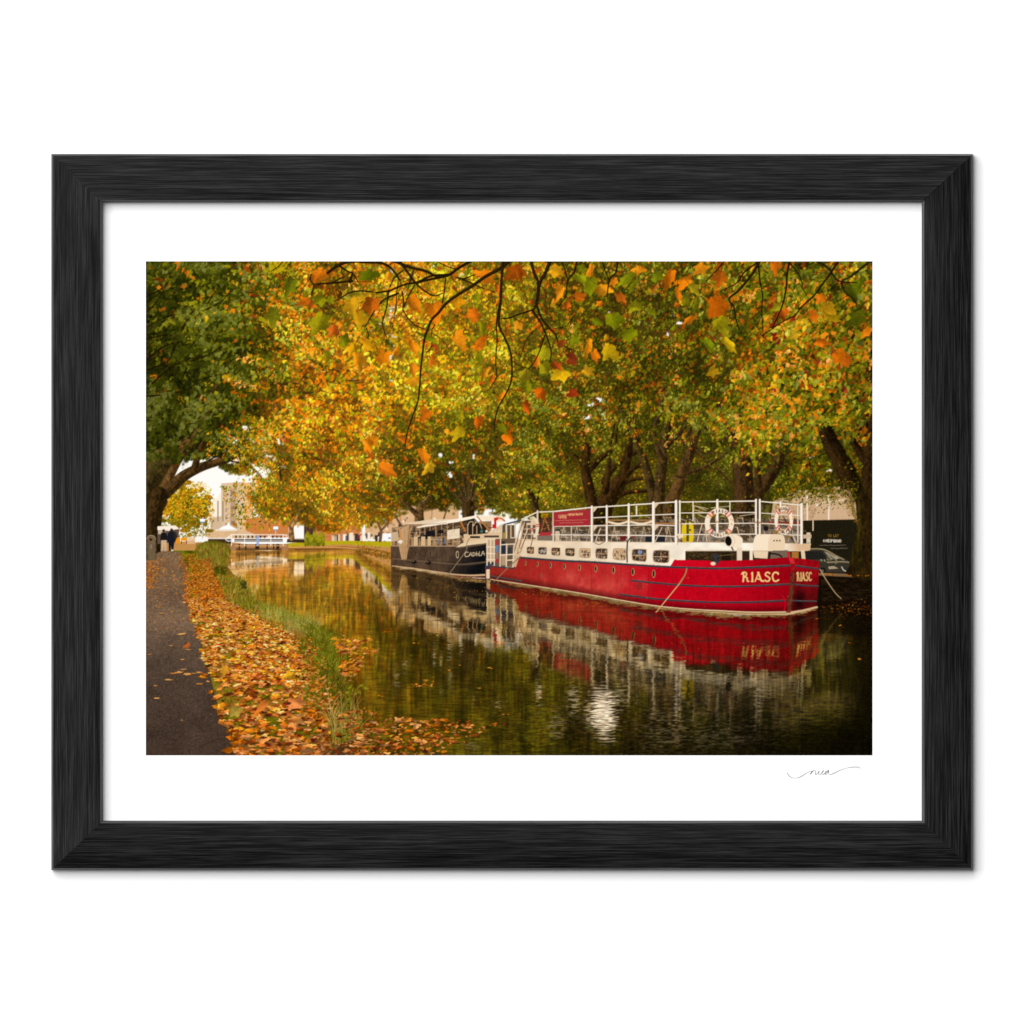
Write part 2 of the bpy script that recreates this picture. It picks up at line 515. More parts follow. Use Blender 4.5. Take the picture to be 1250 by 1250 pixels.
def canopy_bottom(x):
    """Lower edge of the foliage in photo px."""
    return np.interp(x, [178, 200, 215, 230, 258, 275, 300, 320, 345, 372, 400, 430, 470, 500, 600, 660, 720, 850, 930, 960, 1000, 1040, 1065],
                     [560, 575, 568, 560, 556, 574, 602, 632, 640, 640, 650, 645, 638, 620, 624, 640, 648, 648, 646, 632, 606, 620, 560])


def scatter(L, n, x0, y0, x1, y1, rmul, tone, k, cats=None, seed=1, accept=None, idf=None, clump=.30, rfix=None, alpha=1.0):
    """Throw n leaves over a box of the photo, coloured by the fields."""
    g = np.random.default_rng(seed)
    xs = (g.uniform(x0, x1, n) - PX0) * S
    ys = (g.uniform(y0, y1, n) - PY0) * S
    u = g.random((n, 4))
    for j in range(n):
        x, y = xs[j], ys[j]
        iy, ix = int(y / 2), int(x / 2)
        if not (0 <= iy < CLUMP.shape[0] and 0 <= ix < CLUMP.shape[1]):
            continue
        px, py = x / S + PX0, y / S + PY0
        if accept is not None and not accept(px, py, u[j, 3]):
            continue
        v = fld(x, y)
        cl = CLUMP[iy, ix]
        if cats:
            cat = cats[int(u[j, 0] * len(cats))]
        else:
            # clumps of one colour: the hue noise shifts the draw
            q = min(max(u[j, 0] * .55 + .45 * (.5 + .62 * HUE[iy, ix]), 0), .9999)
            s = 0.0
            tot = v[0] + v[1] + v[2] + v[3] + v[4]
            cat = 'O'
            for c_, p_ in zip('GOYRB', v[:5]):
                s += p_ / tot
                if q < s:
                    cat = c_
                    break
        t = tone + .24 * (u[j, 1] - .5) + clump * cl
        col = pick(cat, min(max(t, 0), 1)) * (k * (.50 + .62 * v[5]) * (1 + .16 * cl + .12 * (u[j, 2] - .5)))
        r = (rfix or v[6]) * rmul * S * (.7 + .6 * u[j, 2])
        stamp(L, x, y, r, np.minimum(col, 1).astype(F), (idf or crown)(x, y) if idf != 0 else 0, alpha)


def sprays(L, n, box, tone, k, seed, accept, size=1.15, count=(5, 13)):
    """Drooping sprays: a handful of leaves of one colour hanging along one twig."""
    g = np.random.default_rng(seed)
    for _ in range(n):
        cx, cy = g.uniform(box[0], box[2]), g.uniform(box[1], box[3])
        v = fld((cx - PX0) * S, (cy - PY0) * S)
        if not accept(cx, cy, g.random()):
            continue
        p = v[:5] / v[:5].sum()
        cat = 'GOYRB'[g.choice(5, p=p)]
        alt = 'GOYRB'[g.choice(5, p=p)]
        a = g.normal(.55, .5) if cx < 760 else g.normal(2.4, .6)
        r0 = v[6] * size
        ln = r0 * g.uniform(2.5, 5.5)
        t0 = tone + g.normal(0, .16)
        for j in range(g.integers(*count)):
            u = g.uniform(-1, 1)
            x = cx + math.cos(a) * u * ln + g.normal(0, r0 * .55)
            y = cy + math.sin(a) * u * ln + g.normal(0, r0 * .55)
            X, Y = (x - PX0) * S, (y - PY0) * S
            if not (0 <= X < CW and 0 <= Y < CH) or y > canopy_bottom(x) + 2 or thin(x, y, g.random()):
                continue
            c = pick(cat if g.random() < .8 else alt, min(max(t0 + g.normal(0, .13), 0), 1)) * (k * (.50 + .62 * v[5]) * g.uniform(.88, 1.12))
            stamp(L, X, Y, r0 * S * g.uniform(.75, 1.35), np.minimum(c, 1).astype(F), crown(X, Y))
# ---------------------------------------------------------------- trunks and lettering
def bark(L, pts, w, pid, col=(58, 40, 14), hi=(98, 72, 38), lo=(26, 16, 4), side=-1, seed=0):
    """A limb: shaded stroke with a lit and a dark flank and bark flecks."""
    p = smooth(pts, 8)
    w0, w1 = w
    ww = np.linspace(w0, w1, len(p))
    q = XY(p)
    x0, y0, m = line_mask(q, (ww * S / 2).astype(F))
    h, wd = m.shape
    n = noise(h, wd, 5, 3, 900 + seed, 2)
    big = noise(h, wd, 14, 10, 950 + seed, 2)
    pic = np.clip((C(col) * (1 + .32 * n + .30 * big)[..., None]), 0, 1).astype(F)
    L.blend(x0, y0, m, pic, pid)
    d = np.gradient(p, axis=0)
    nrm = np.stack([-d[:, 1], d[:, 0]], 1) / (np.linalg.norm(d, axis=1)[:, None] + 1e-6)
    for sgn, c, a in ((side, hi, .42), (-side, lo, .55)):
        o = p + nrm * (ww * .29 * sgn)[:, None]
        x1, y1, m2 = line_mask(XY(o), (ww * S * .17).astype(F))
        k = noise(*m2.shape, 4, 4, 990 + seed + sgn, 2)
        L.blend(x1, y1, m2 * np.clip(F(a) * (1 + .7 * k), 0, 1), C(c), 0)


GLYPH = {  # strokes in a unit box, y down
    'A': [[(0, 1), (.5, 0), (1, 1)], [(.2, .65), (.8, .65)]], 'B': [[(0, 0), (0, 1)], [(0, 0), (.8, .1), (.8, .4), (0, .5)], [(0, .5), (.95, .6), (.9, .95), (0, 1)]],
    'C': [[(1, .15), (.6, 0), (.1, .25), (.05, .7), (.5, 1), (1, .85)]], 'D': [[(0, 0), (0, 1)], [(0, 0), (.7, .1), (1, .5), (.7, .9), (0, 1)]],
    'E': [[(1, 0), (0, 0), (0, 1), (1, 1)], [(0, .5), (.8, .5)]], 'I': [[(.5, 0), (.5, 1)]], 'L': [[(0, 0), (0, 1), (1, 1)]],
    'M': [[(0, 1), (0, 0), (.5, .6), (1, 0), (1, 1)]], 'N': [[(0, 1), (0, 0), (1, 1), (1, 0)]], 'O': [[(.5, 0), (0, .5), (.5, 1), (1, .5), (.5, 0)]],
    'P': [[(0, 1), (0, 0), (1, .1), (1, .45), (0, .55)]], 'R': [[(0, 1), (0, 0), (.9, .1), (.9, .4), (0, .52), (1, 1)]],
    'S': [[(1, .12), (.5, 0), (.05, .25), (.95, .72), (.5, 1), (0, .85)]], 'T': [[(0, 0), (1, 0)], [(.5, 0), (.5, 1)]], 'U': [[(0, 0), (0, .8), (.5, 1), (1, .8), (1, 0)]],
    '4': [[(.8, 1), (.8, 0), (0, .7), (1, .7)]], '0': [[(.5, 0), (0, .5), (.5, 1), (1, .5), (.5, 0)]]}


def text(L, s, x, y, cw, ch, w, col, pid, gap=.45, slope=0.0, shear=0.0, alpha=1.0):
    """Stroke lettering; x, y of the first letter's top left, photo px."""
    for c in s:
        for st in GLYPH.get(c, []):
            line(L, [(x + u * cw - shear * (v - .5) * ch, y + v * ch + slope * u * cw) for u, v in st], w, col, pid, alpha, c in 'CSOU0')
        adv = cw * (1 + gap) * (.55 if c == 'I' else 1)
        x += adv
        y += slope * adv


def seg(L, a, w, col, pid, alpha=1.0):
    """Many straight strokes: (x0, y0, x1, y1)."""
    for x0, y0, x1, y1 in a:
        line(L, [(x0, y0), (x1, y1)], w, col, pid, alpha, False)


# ---------------------------------------------------------------- far end of the canal
def paint_far(L):
    g = random.Random(3)
    # cream and beige blocks under the sky opening
    poly(L, [(253, 626), (254, 614), (262, 612), (268, 603), (274, 603), (274, 650), (253, 650)], (254, 240, 220), ID['tower'])
    poly(L, [(270, 590), (299, 588), (299, 650), (270, 650)], (222, 192, 158), ID['tower'])
    poly(L, [(296, 590), (309, 588), (309, 650), (296, 650)], (240, 194, 144), ID['tower'])
    poly(L, [(257, 632), (271, 630), (271, 650), (257, 650)], (214, 184, 150), ID['tower'])
    for y in range(594, 650, 4):
        line(L, [(297, y), (309, y)], .6, (214, 140, 74), ID['tower'], .7, False)
    for x in (266, 272):
        line(L, [(x, 612), (x, 636)], 1.6, (140, 118, 92), ID['tower'], .8, False)
    poly(L, [(281, 596), (288, 596), (288, 645), (281, 645)], (178, 144, 112), ID['tower'], .7)
    for y in range(600, 645, 9):
        rect(L, 282, y, 287, y + 3.5, (128, 106, 88), ID['tower'], .7)
        rect(L, 275, y + 2, 277, y + 7, (178, 136, 96), ID['tower'], .8)
    rect(L, 311, 622, 316, 640, (250, 240, 225), ID['tower'])
    # brick and terrace behind the trees
    poly(L, [(300, 634), (330, 628), (352, 632), (352, 656), (300, 656)], (206, 128, 66), ID['brick'])
    poly(L, [(384, 630), (446, 630), (446, 664), (384, 662)], (208, 128, 70), ID['brick'])
    for k in range(26):
        x, y = g.uniform(386, 440), g.uniform(634, 655)
        rect(L, x, y, x + g.uniform(2, 6), y + 1, (184, 100, 52), ID['brick'], .45)
    poly(L, [(371, 634), (385, 632), (385, 661), (371, 661)], (74, 50, 36), ID['brick'])
    seg(L, [(374, 636, 374, 660), (378, 636, 378, 660), (382, 636, 382, 660)], .8, (112, 72, 48), ID['brick'])
    poly(L, [(441, 625), (560, 608), (560, 664), (441, 662)], (222, 178, 132), ID['terrace'])
    for k in range(70):
        x, y = g.uniform(442, 540), g.uniform(628, 658)
        c = g.choice([(250, 240, 225), (90, 82, 80), (150, 116, 84), (236, 196, 150), (60, 62, 74), (196, 136, 92)])
        rect(L, x, y, x + g.uniform(1, 3.2), y + g.uniform(1.5, 5), c, ID['terrace'], .8)
    rect(L, 442, 632, 446, 650, (250, 246, 240), ID['terrace'])
    rect(L, 432, 626, 435, 633, (120, 140, 190), ID['brick'], .8)
    # stalls and people on the far bank
    for k in range(34):
        x = g.uniform(396, 478)
        c = g.choice([(46, 44, 50), (70, 80, 110), (236, 214, 186), (150, 90, 60), (40, 36, 34), (255, 245, 230)])
        rect(L, x, 652 + g.uniform(-3, 4), x + g.uniform(1.5, 4.5), 661, c, ID['terrace'], .9)
    rect(L, 427, 650, 431, 661, (250, 226, 196), ID['terrace'])
    line(L, [(437, 657), (441, 652)], 1.2, (200, 40, 30), ID['terrace'], 1, False)
    for a in ((445, 658.5, 458, 662), (461, 655, 478, 664), (466, 651, 478, 658)):
        rect(L, *a, (252, 250, 248), ID['vans'])
    for x, y in ((449, 660), (468, 660), (474, 656)):
        rect(L, x, y, x + 3, y + 1.6, (120, 130, 150), ID['vans'])
    # parasol, stone wall
    poly(L, [(264, 648), (271, 643), (277, 641), (279, 637), (280.5, 641), (287, 645), (290, 648)], (255, 253, 250), ID['parasol'])
    rect(L, 263, 646, 289, 650, (240, 228, 210), ID['parasol'])
    poly(L, [(250, 648.6), (300, 647.6), (306, 650), (314, 654), (314, 658), (250, 658)], (224, 184, 138), ID['wall'])
    for k in range(40):
        x, y = g.uniform(252, 308), g.uniform(648, 657)
        rect(L, x, y, x + 3, y + .7, g.choice([(196, 152, 106), (238, 204, 162)]), ID['wall'], .5)


def paint_gate(L):
    # far bank: grass, leaf edge, coping
    poly(L, [(196, 664), (252, 658), (300, 664), (352, 664), (420, 661), (482, 662), (482, 692), (340, 674), (196, 684)], (196, 140, 76), ID['bank'])
    poly(L, [(346, 664), (372, 661), (420, 660), (482, 661), (482, 668), (420, 664.5), (346, 668)], (186, 168, 22), ID['bank'])
    poly(L, [(346, 669), (420, 667), (450, 669), (482, 675), (482, 684), (446, 676), (400, 671.5), (346, 671.5)], (150, 100, 40), ID['bank'])
    line(L, [(346, 668.5), (400, 668), (440, 670.5), (482, 679)], 1.2, (226, 162, 96), ID['bank'])
    line(L, [(360, 671), (410, 671), (450, 675)], 1.0, (100, 60, 26), ID['bank'])
    for k in range(420):
        x = RND.uniform(350, 482)
        y = np.interp(x, [350, 420, 482], [666, 667, 676]) + RND.gauss(0, 2.0)
        stamp(L, *XY([(x, y)])[0], 1.4, pick(RND.choice('LLBRG'), RND.random()) * 1.05, ID['bank'], flat=2)
    for k in range(420):
        x = RND.uniform(436, 482)
        y = np.interp(x, [436, 482], [670, 680]) + RND.gauss(0, 3.8)
        stamp(L, *XY([(x, y)])[0], 2.0, pick(RND.choice('GGOBRL'), RND.random() * .7), ID['bank'])
    # balance beams and lock walls
    poly(L, [(253, 657.5), (283, 657), (283, 664), (252, 662)], (64, 44, 28), ID['gpier'])
    poly(L, [(350, 658), (374, 658), (374, 662.5), (350, 662)], (60, 44, 30), ID['gpier'])
    rect(L, 253, 656.4, 283, 658, (238, 224, 206), ID['gpier'])
    rect(L, 352, 657, 374, 658.4, (222, 206, 186), ID['gpier'])
    poly(L, [(238, 655), (248, 654.5), (254, 656), (254, 662), (238, 662)], (250, 246, 240), ID['vans'])
    poly(L, [(262, 664), (352, 664), (352, 674), (268, 674)], (170, 122, 78), ID['wall'])
    rect(L, 286, 658.2, 346, 661.5, (70, 52, 36), ID['gate'])
    for x, w in ((292, 1.8), (300, 1.8), (314, 5), (326, 1.6), (334, 1.8), (339, 4)):
        rect(L, x - w / 2, 664, x + w / 2, 672, (38, 24, 14), ID['gpier'])
    rect(L, 288, 669, 344, 675, (92, 60, 34), ID['gpier'], .7)
    rect(L, 286, 665.5, 350, 667, (220, 160, 100), ID['gpier'], .8)
    for x in range(288, 346, 5):
        ell(L, x, 655.2, 1.2, 1.6, RND.choice([(96, 84, 74), (250, 246, 240), (60, 56, 60)]), ID['gate'])
    W = (255, 252, 248)
    line(L, [(278, 656), (284, 652.6), (346, 652.8), (350, 653.5)], 1.0, W, ID['grail'], 1, False)
    line(L, [(276, 657.5), (350, 657.6)], .8, W, ID['grail'], 1, False)
    rect(L, 279, 659.9, 350.5, 660.9, W, ID['grail'])
    for x in (282.5, 298.5, 330.5, 345.6, 350):
        line(L, [(x, 652.6), (x, 666 if x < 349 else 660)], .9, W, ID['grail'], 1, False)
    rect(L, 313, 654, 316, 666, (150, 172, 212), ID['gate'])
    line(L, [(279, 656), (275.5, 658.5), (279, 661)], 1.0, W, ID['grail'])
    # pale green shrub
    for k in range(520):
        a = RND.uniform(-1, 1)
        x = 384 + a * 12
        top = 648 + 6 * abs(math.sin(a * 4.2)) + 3 * a * a
        y = RND.uniform(top, 667)
        c = pick('O', RND.random()) * (1.12 if y < top + 9 else .85)
        line(L, [(x, y), (x + RND.uniform(-1.2, 1.2), y - RND.uniform(1.5, 3.5))], (.9, .4), np.minimum(c * 255, 255), ID['bush'], .9, False)


def paint_lamps(L):
    for x, y, b in ((247, 635.5, 658), (336.5, 644.8, 653)):
        line(L, [(x, y), (x, b)], 1.0, (222, 200, 176), ID['lamp'], 1, False)
        rect(L, x - 3, y - 2.2, x + 3, y + 1.4, (255, 255, 255), ID['lamp'])
        rect(L, x - 2.6, y + 1.4, x + 2.6, y + 2.5, (120, 150, 200), ID['lamp'])


# ---------------------------------------------------------------- the canopy
LEFT_LIMBS = [  # dark limbs of the near left tree
    ([(178, 362), (198, 352), (206, 342)], (2.2, 1)), ([(178, 381), (190, 370), (205, 345)], (2.4, 1)), ([(223, 400), (230, 388), (238, 376)], (3.4, 1.2)),
    ([(250, 376), (260, 360), (268, 347)], (1.8, .6)), ([(252, 378), (270, 368), (281, 355)], (2, .8)), ([(178, 414), (190, 411), (202, 409)], (2, 1)),
    ([(178, 440), (198, 424), (223, 416)], (2.6, 1)), ([(178, 452), (203, 442), (212, 428), (216, 419)], (2.4, 1)), ([(186, 468), (204, 452), (225, 440), (250, 434)], (2.2, 1)),
    ([(232, 441), (252, 434), (270, 424)], (2, 1)), ([(178, 484), (205, 481), (228, 476), (240, 466)], (2.4, 1.2)), ([(236, 466), (260, 459), (280, 455)], (1.6, .8)), ([(178, 400), (200, 388), (226, 382)], (1.6, .8))]


def paint_canopy(L):
    # body of the foliage behind the leaves
    h, w = CH // 2, CW // 2
    f = FLD.repeat(LS // 2, 0).repeat(LS // 2, 1)[:h, :w]
    f = blur(f.copy(), 4, 1)
    mean = {k: PALA[k].mean(0) for k in 'GOYRB'}
    base = sum(f[..., j:j + 1] * mean[k] for j, k in enumerate('GOYRB')) / f[..., :5].sum(-1, keepdims=True)
    base = base * ((.12 + .66 * f[..., 5:6]) * (1 + .26 * CLUMP[..., None]))
    fine = noise(h, w, 2.2, 3, 63, 2)
    base = np.clip(base * (1 + .22 * fine[..., None]), 0, 1)
    ys = np.arange(h) * 2 / S + PY0
    xs = np.arange(w) * 2 / S + PX0
    cb = canopy_bottom(xs)
    edge = np.clip((cb[None, :] - ys[:, None]) / 5 + .5 + 1.2 * noise(h, w, 4, 5, 64, 2), 0, 1)
    a = np.clip((.52 - OPEN + .16 * noise(h, w, 2, 2.5, 65)) * 5, 0, 1) * edge
    a2, b2 = a.repeat(2, 0).repeat(2, 1).astype(F), base.repeat(2, 0).repeat(2, 1).astype(F)
    a2 = blur(a2, 1, 1)
    L.c[:] = L.c * (1 - a2[..., None]) + b2 * a2[..., None]
    ids = CROWN.repeat(LS, 0).repeat(LS, 1)[:CH, :CW]
    m = a2 > .5
    L.i[m] = ids[m]

    def ok(px, py, u):
        if py > canopy_bottom(px) + 2:
            return False
        o = OPEN[min(int((py - PY0) * S / 2), h - 1), min(int((px - PX0) * S / 2), w - 1)]
        return u > o * 1.15

    # yellow tree at the end of the path
    for k in range(260):
        x, y = RND.gauss(226, 14), RND.gauss(622, 15)
        if 588 < y < 655 and x < 256: ell(L, x, y, RND.uniform(2, 6), RND.uniform(2, 4), C(RND.choice([(150, 110, 16), (120, 92, 14), (176, 120, 18), (96, 84, 12)])) * 255, ID['tyc'], n=9)
    g = np.random.default_rng(5)
    for k in range(2300):
        x = g.uniform(196, 262); y = g.uniform(588, 656)
        if ((x - 228) / 33) ** 2 + ((y - 622) / 35) ** 2 > 1.05 + .25 * g.standard_normal():
            continue
        up = 1 - max(0, (y - 625) / 50)
        cat = g.choice(list('YYROG' if y < 630 else 'OGRGO'))
        stamp(L, *XY([(x, y)])[0], g.choice([2.0, 2.8, 3.8]), np.minimum(pick(cat, g.random() * .9) * (.80 + .40 * up), 1), ID['tyc'])
    # orange tree by the lock: trunk and limbs, then its leaves
    bark(L, [(356, 657), (355.5, 646), (357, 636)], (7, 5), ID['tat'], (150, 108, 64), (206, 156, 104), (96, 62, 30), seed=1)
    bark(L, [(355, 646), (351, 636), (349, 630)], (3.5, 2), ID['tat'], (140, 98, 58), (190, 140, 92), (90, 58, 28), seed=2)
    bark(L, [(357, 642), (362, 632), (366, 622)], (4, 2), ID['tat'], (150, 108, 64), (206, 156, 104), (96, 62, 30), seed=3)
    line(L, [(464, 660), (465, 648), (461, 638), (458, 628)], (4, 1.5), (110, 80, 52), ID['t1t'])
    line(L, [(465, 648), (472, 640), (478, 630)], (2.4, 1.4), (104, 74, 48), ID['t1t'])
    line(L, [(490, 642), (484, 632), (480, 620)], (3, 1.4), (104, 74, 48), ID['t1t'])

    # far leaves, dark to light
    B = (178, 319, 1065, 662)
    scatter(L, 15000, *B, 1.15, .24, .72, None, 11, ok)
    # grey twigs seen through the leaves
    for k in range(330):
        x, y = RND.uniform(330, 480), RND.uniform(370, 600)
        a = RND.uniform(.4, 1.2) if x < 420 else RND.uniform(-.6, .9)
        l = RND.uniform(10, 30)
        line(L, [(x, y), (x + l * .5 * math.cos(a), y + l * .5 * math.sin(a) + RND.uniform(-2, 2)), (x + l * math.cos(a), y + l * math.sin(a))],
             (RND.uniform(.8, 1.5), .5), RND.choice([(70, 46, 18), (118, 84, 44), (142, 104, 62), (52, 34, 12)]), ID['tgt'], .75)
    for k in range(260):
        x, y = RND.uniform(480, 1060), RND.uniform(330, 620)
        a = RND.uniform(0, 6.28)
        l = RND.uniform(8, 26)
        line(L, [(x, y), (x + l * .5 * math.cos(a) + RND.uniform(-2, 2), y + l * .5 * math.sin(a)), (x + l * math.cos(a), y + l * math.sin(a))],
             (RND.uniform(.7, 1.3), .5), RND.choice([(40, 26, 8), (70, 46, 20), (100, 70, 38)]), 0, .7)
    for p in ([(398, 448), (412, 453), (430, 452), (450, 452)], [(362, 458), (380, 462), (402, 464), (420, 463)], [(330, 470), (360, 468), (395, 466), (440, 464)],
              [(395, 452), (410, 462), (418, 478)], [(370, 480), (395, 478), (422, 481)], [(360, 478), (376, 492), (388, 504)]):
        line(L, p, (2.6, 1.2), (64, 42, 18), ID['tgt'], .9)

    scatter(L, 7000, 640, 480, 1065, 648, .9, .40, .86, None, 17, ok)
    scatter(L, 2500, 640, 520, 1000, 648, .9, .7, 1.05, None, 18, lambda x, y, u: ok(x, y, u) and lit(x, y))
    trunks(L)
    sprays(L, 2600, B, .40, .94, 21, ok)
    scatter(L, 9000, *B, 1.15, .46, .98, None, 12, lambda x, y, u: ok(x, y, u) and not thin(x, y, u))
    sprays(L, 2300, B, .56, 1.04, 22, lambda x, y, u: ok(x, y, u) and (lit(x, y) or u > .8))
    scatter(L, 3000, *B, 1.15, .62, 1.06, None, 13, lambda x, y, u: ok(x, y, u) and not thin(x, y, u) and lit(x, y))
    sprays(L, 900, B, .80, 1.12, 23, lambda x, y, u: ok(x, y, u) and lit(x, y), 1.2)
    scatter(L, 1200, *B, 1.2, .84, 1.10, None, 14, lambda x, y, u: ok(x, y, u) and not thin(x, y, u) and lit(x, y))
    # the far crowns are a little out of focus
    L.c[:680] = .55 * L.c[:680] + .45 * blur(L.c[:680], 1, 1)
    for p, lw in LEFT_LIMBS:
        line(L, p, lw, (28, 19, 5), ID['tlt'], .8)
    # pale blades that catch the light
    scatter(L, 900, 180, 319, 330, 560, 1.0, .95, .98, 'GG', 15, lambda x, y, u: ok(x, y, u) and lit(x, y))
    scatter(L, 420, 630, 480, 900, 560, 1.1, .95, 1.0, 'GGO', 16, lambda x, y, u: ok(x, y, u) and lit(x, y) and not thin(x, y, u))
    # sparse leaves against the sky and the buildings in the opening
    for x0, y0, x1, y1, n in ((286, 590, 330, 646, 420), (272, 594, 300, 636, 90), (300, 560, 340, 606, 240), (262, 592, 300, 612, 40), (280, 515, 345, 560, 260), (252, 526, 300, 562, 130)):
        for k in range(n):
            x, y = RND.uniform(x0, x1), RND.uniform(y0, y1)
            if x < 262 + (y - 560) * .2 and y > 590: continue
            stamp(L, *XY([(x, y)])[0], RND.choice([2.8, 2.8, 3.8, 5.2]), np.minimum(pick(RND.choice('GORRGOY'), .2 + RND.random() * .7) * 1.08, 1), ID['tac'])
    # the yellow gap at the top
    for k in range(190):
        x, y = RND.gauss(339, 8), RND.uniform(319, 334)
        stamp(L, *XY([(x, y)])[0], RND.choice([2.8, 3.8, 5.2]), pick('Y', .5 + RND.random() * .5) * RND.uniform(.86, 1.0) * np.array([.93, 1, .5]), ID['tlc'], .85)
    line(L, [(345, 319), (340, 325), (333, 330)], (1.4, .8), (40, 30, 6), ID['tlt'])
    # near right spray of larger pale leaves over the trunks
    for k in range(330):
        a, b = RND.gauss(0, 1), RND.gauss(0, 1)
        x, y = 925 + 30 * a - 8 * b, 512 + 22 * b + 12 * a * .3
        if y > 585 or x > 1062 or x < 856 or (x > 985 and y > 515): continue
        c = RND.choice('OOOOGGRRYR')
        t = RND.random()
        stamp(L, *XY([(x, y)])[0], RND.choice([5.2, 7.0, 9.5, 9.5]), np.minimum(pick(c, .35 + .65 * t) * RND.uniform(.72, 1.08), 1), ID['t7c'])
    for k in range(260):
        x, y = RND.uniform(940, 1064), RND.uniform(330, 600)
        if thin(x, y, 0): continue
        c = RND.choice('OOGGRRBYR')
        stamp(L, *XY([(x, y)])[0], RND.choice([7.0, 7.0, 9.5, 9.5, 12.5]), pick(c, RND.random()) * RND.uniform(.62, .98), ID['t8c'])


def lit(x, y):
    return CLUMP[min(int((y - PY0) * S / 2), CLUMP.shape[0] - 1), min(int((x - PX0) * S / 2), CLUMP.shape[1] - 1)] > .02


BARE = [(x, y, r) for x, y, r in ((727, 585, 17), (757, 592, 20), (745, 610, 22), (797, 592, 16), (803, 560, 16), (826, 595, 14), (842, 560, 12), (908, 592, 24), (940, 590, 13), (893, 540, 10),
        (1010, 532, 13), (1018, 548, 15), (1030, 572, 18), (1046, 605, 24), (1058, 560, 16), (1045, 545, 9), (1060, 585, 18), (1058, 640, 26), (571, 615, 15), (571, 600, 11), (512, 625, 15), (498, 616, 8), (653, 614, 10), (196, 580, 22), (215, 590, 14), (235, 573, 10), (262, 566, 8),
        (190, 610, 20), (246, 545, 8), (228, 545, 12), (184, 640, 18))]


def thin(x, y, u):
    """Bare wood: few leaves in front of the trunks."""
    if 690 < x < 965 and y > 528 and u < .40 + .48 * min(1, (y - 528) / 45):
        return True
    for bx, by, r in BARE:
        if (x - bx) ** 2 + (y - by) ** 2 < r * r:
            return u < .965
    return False


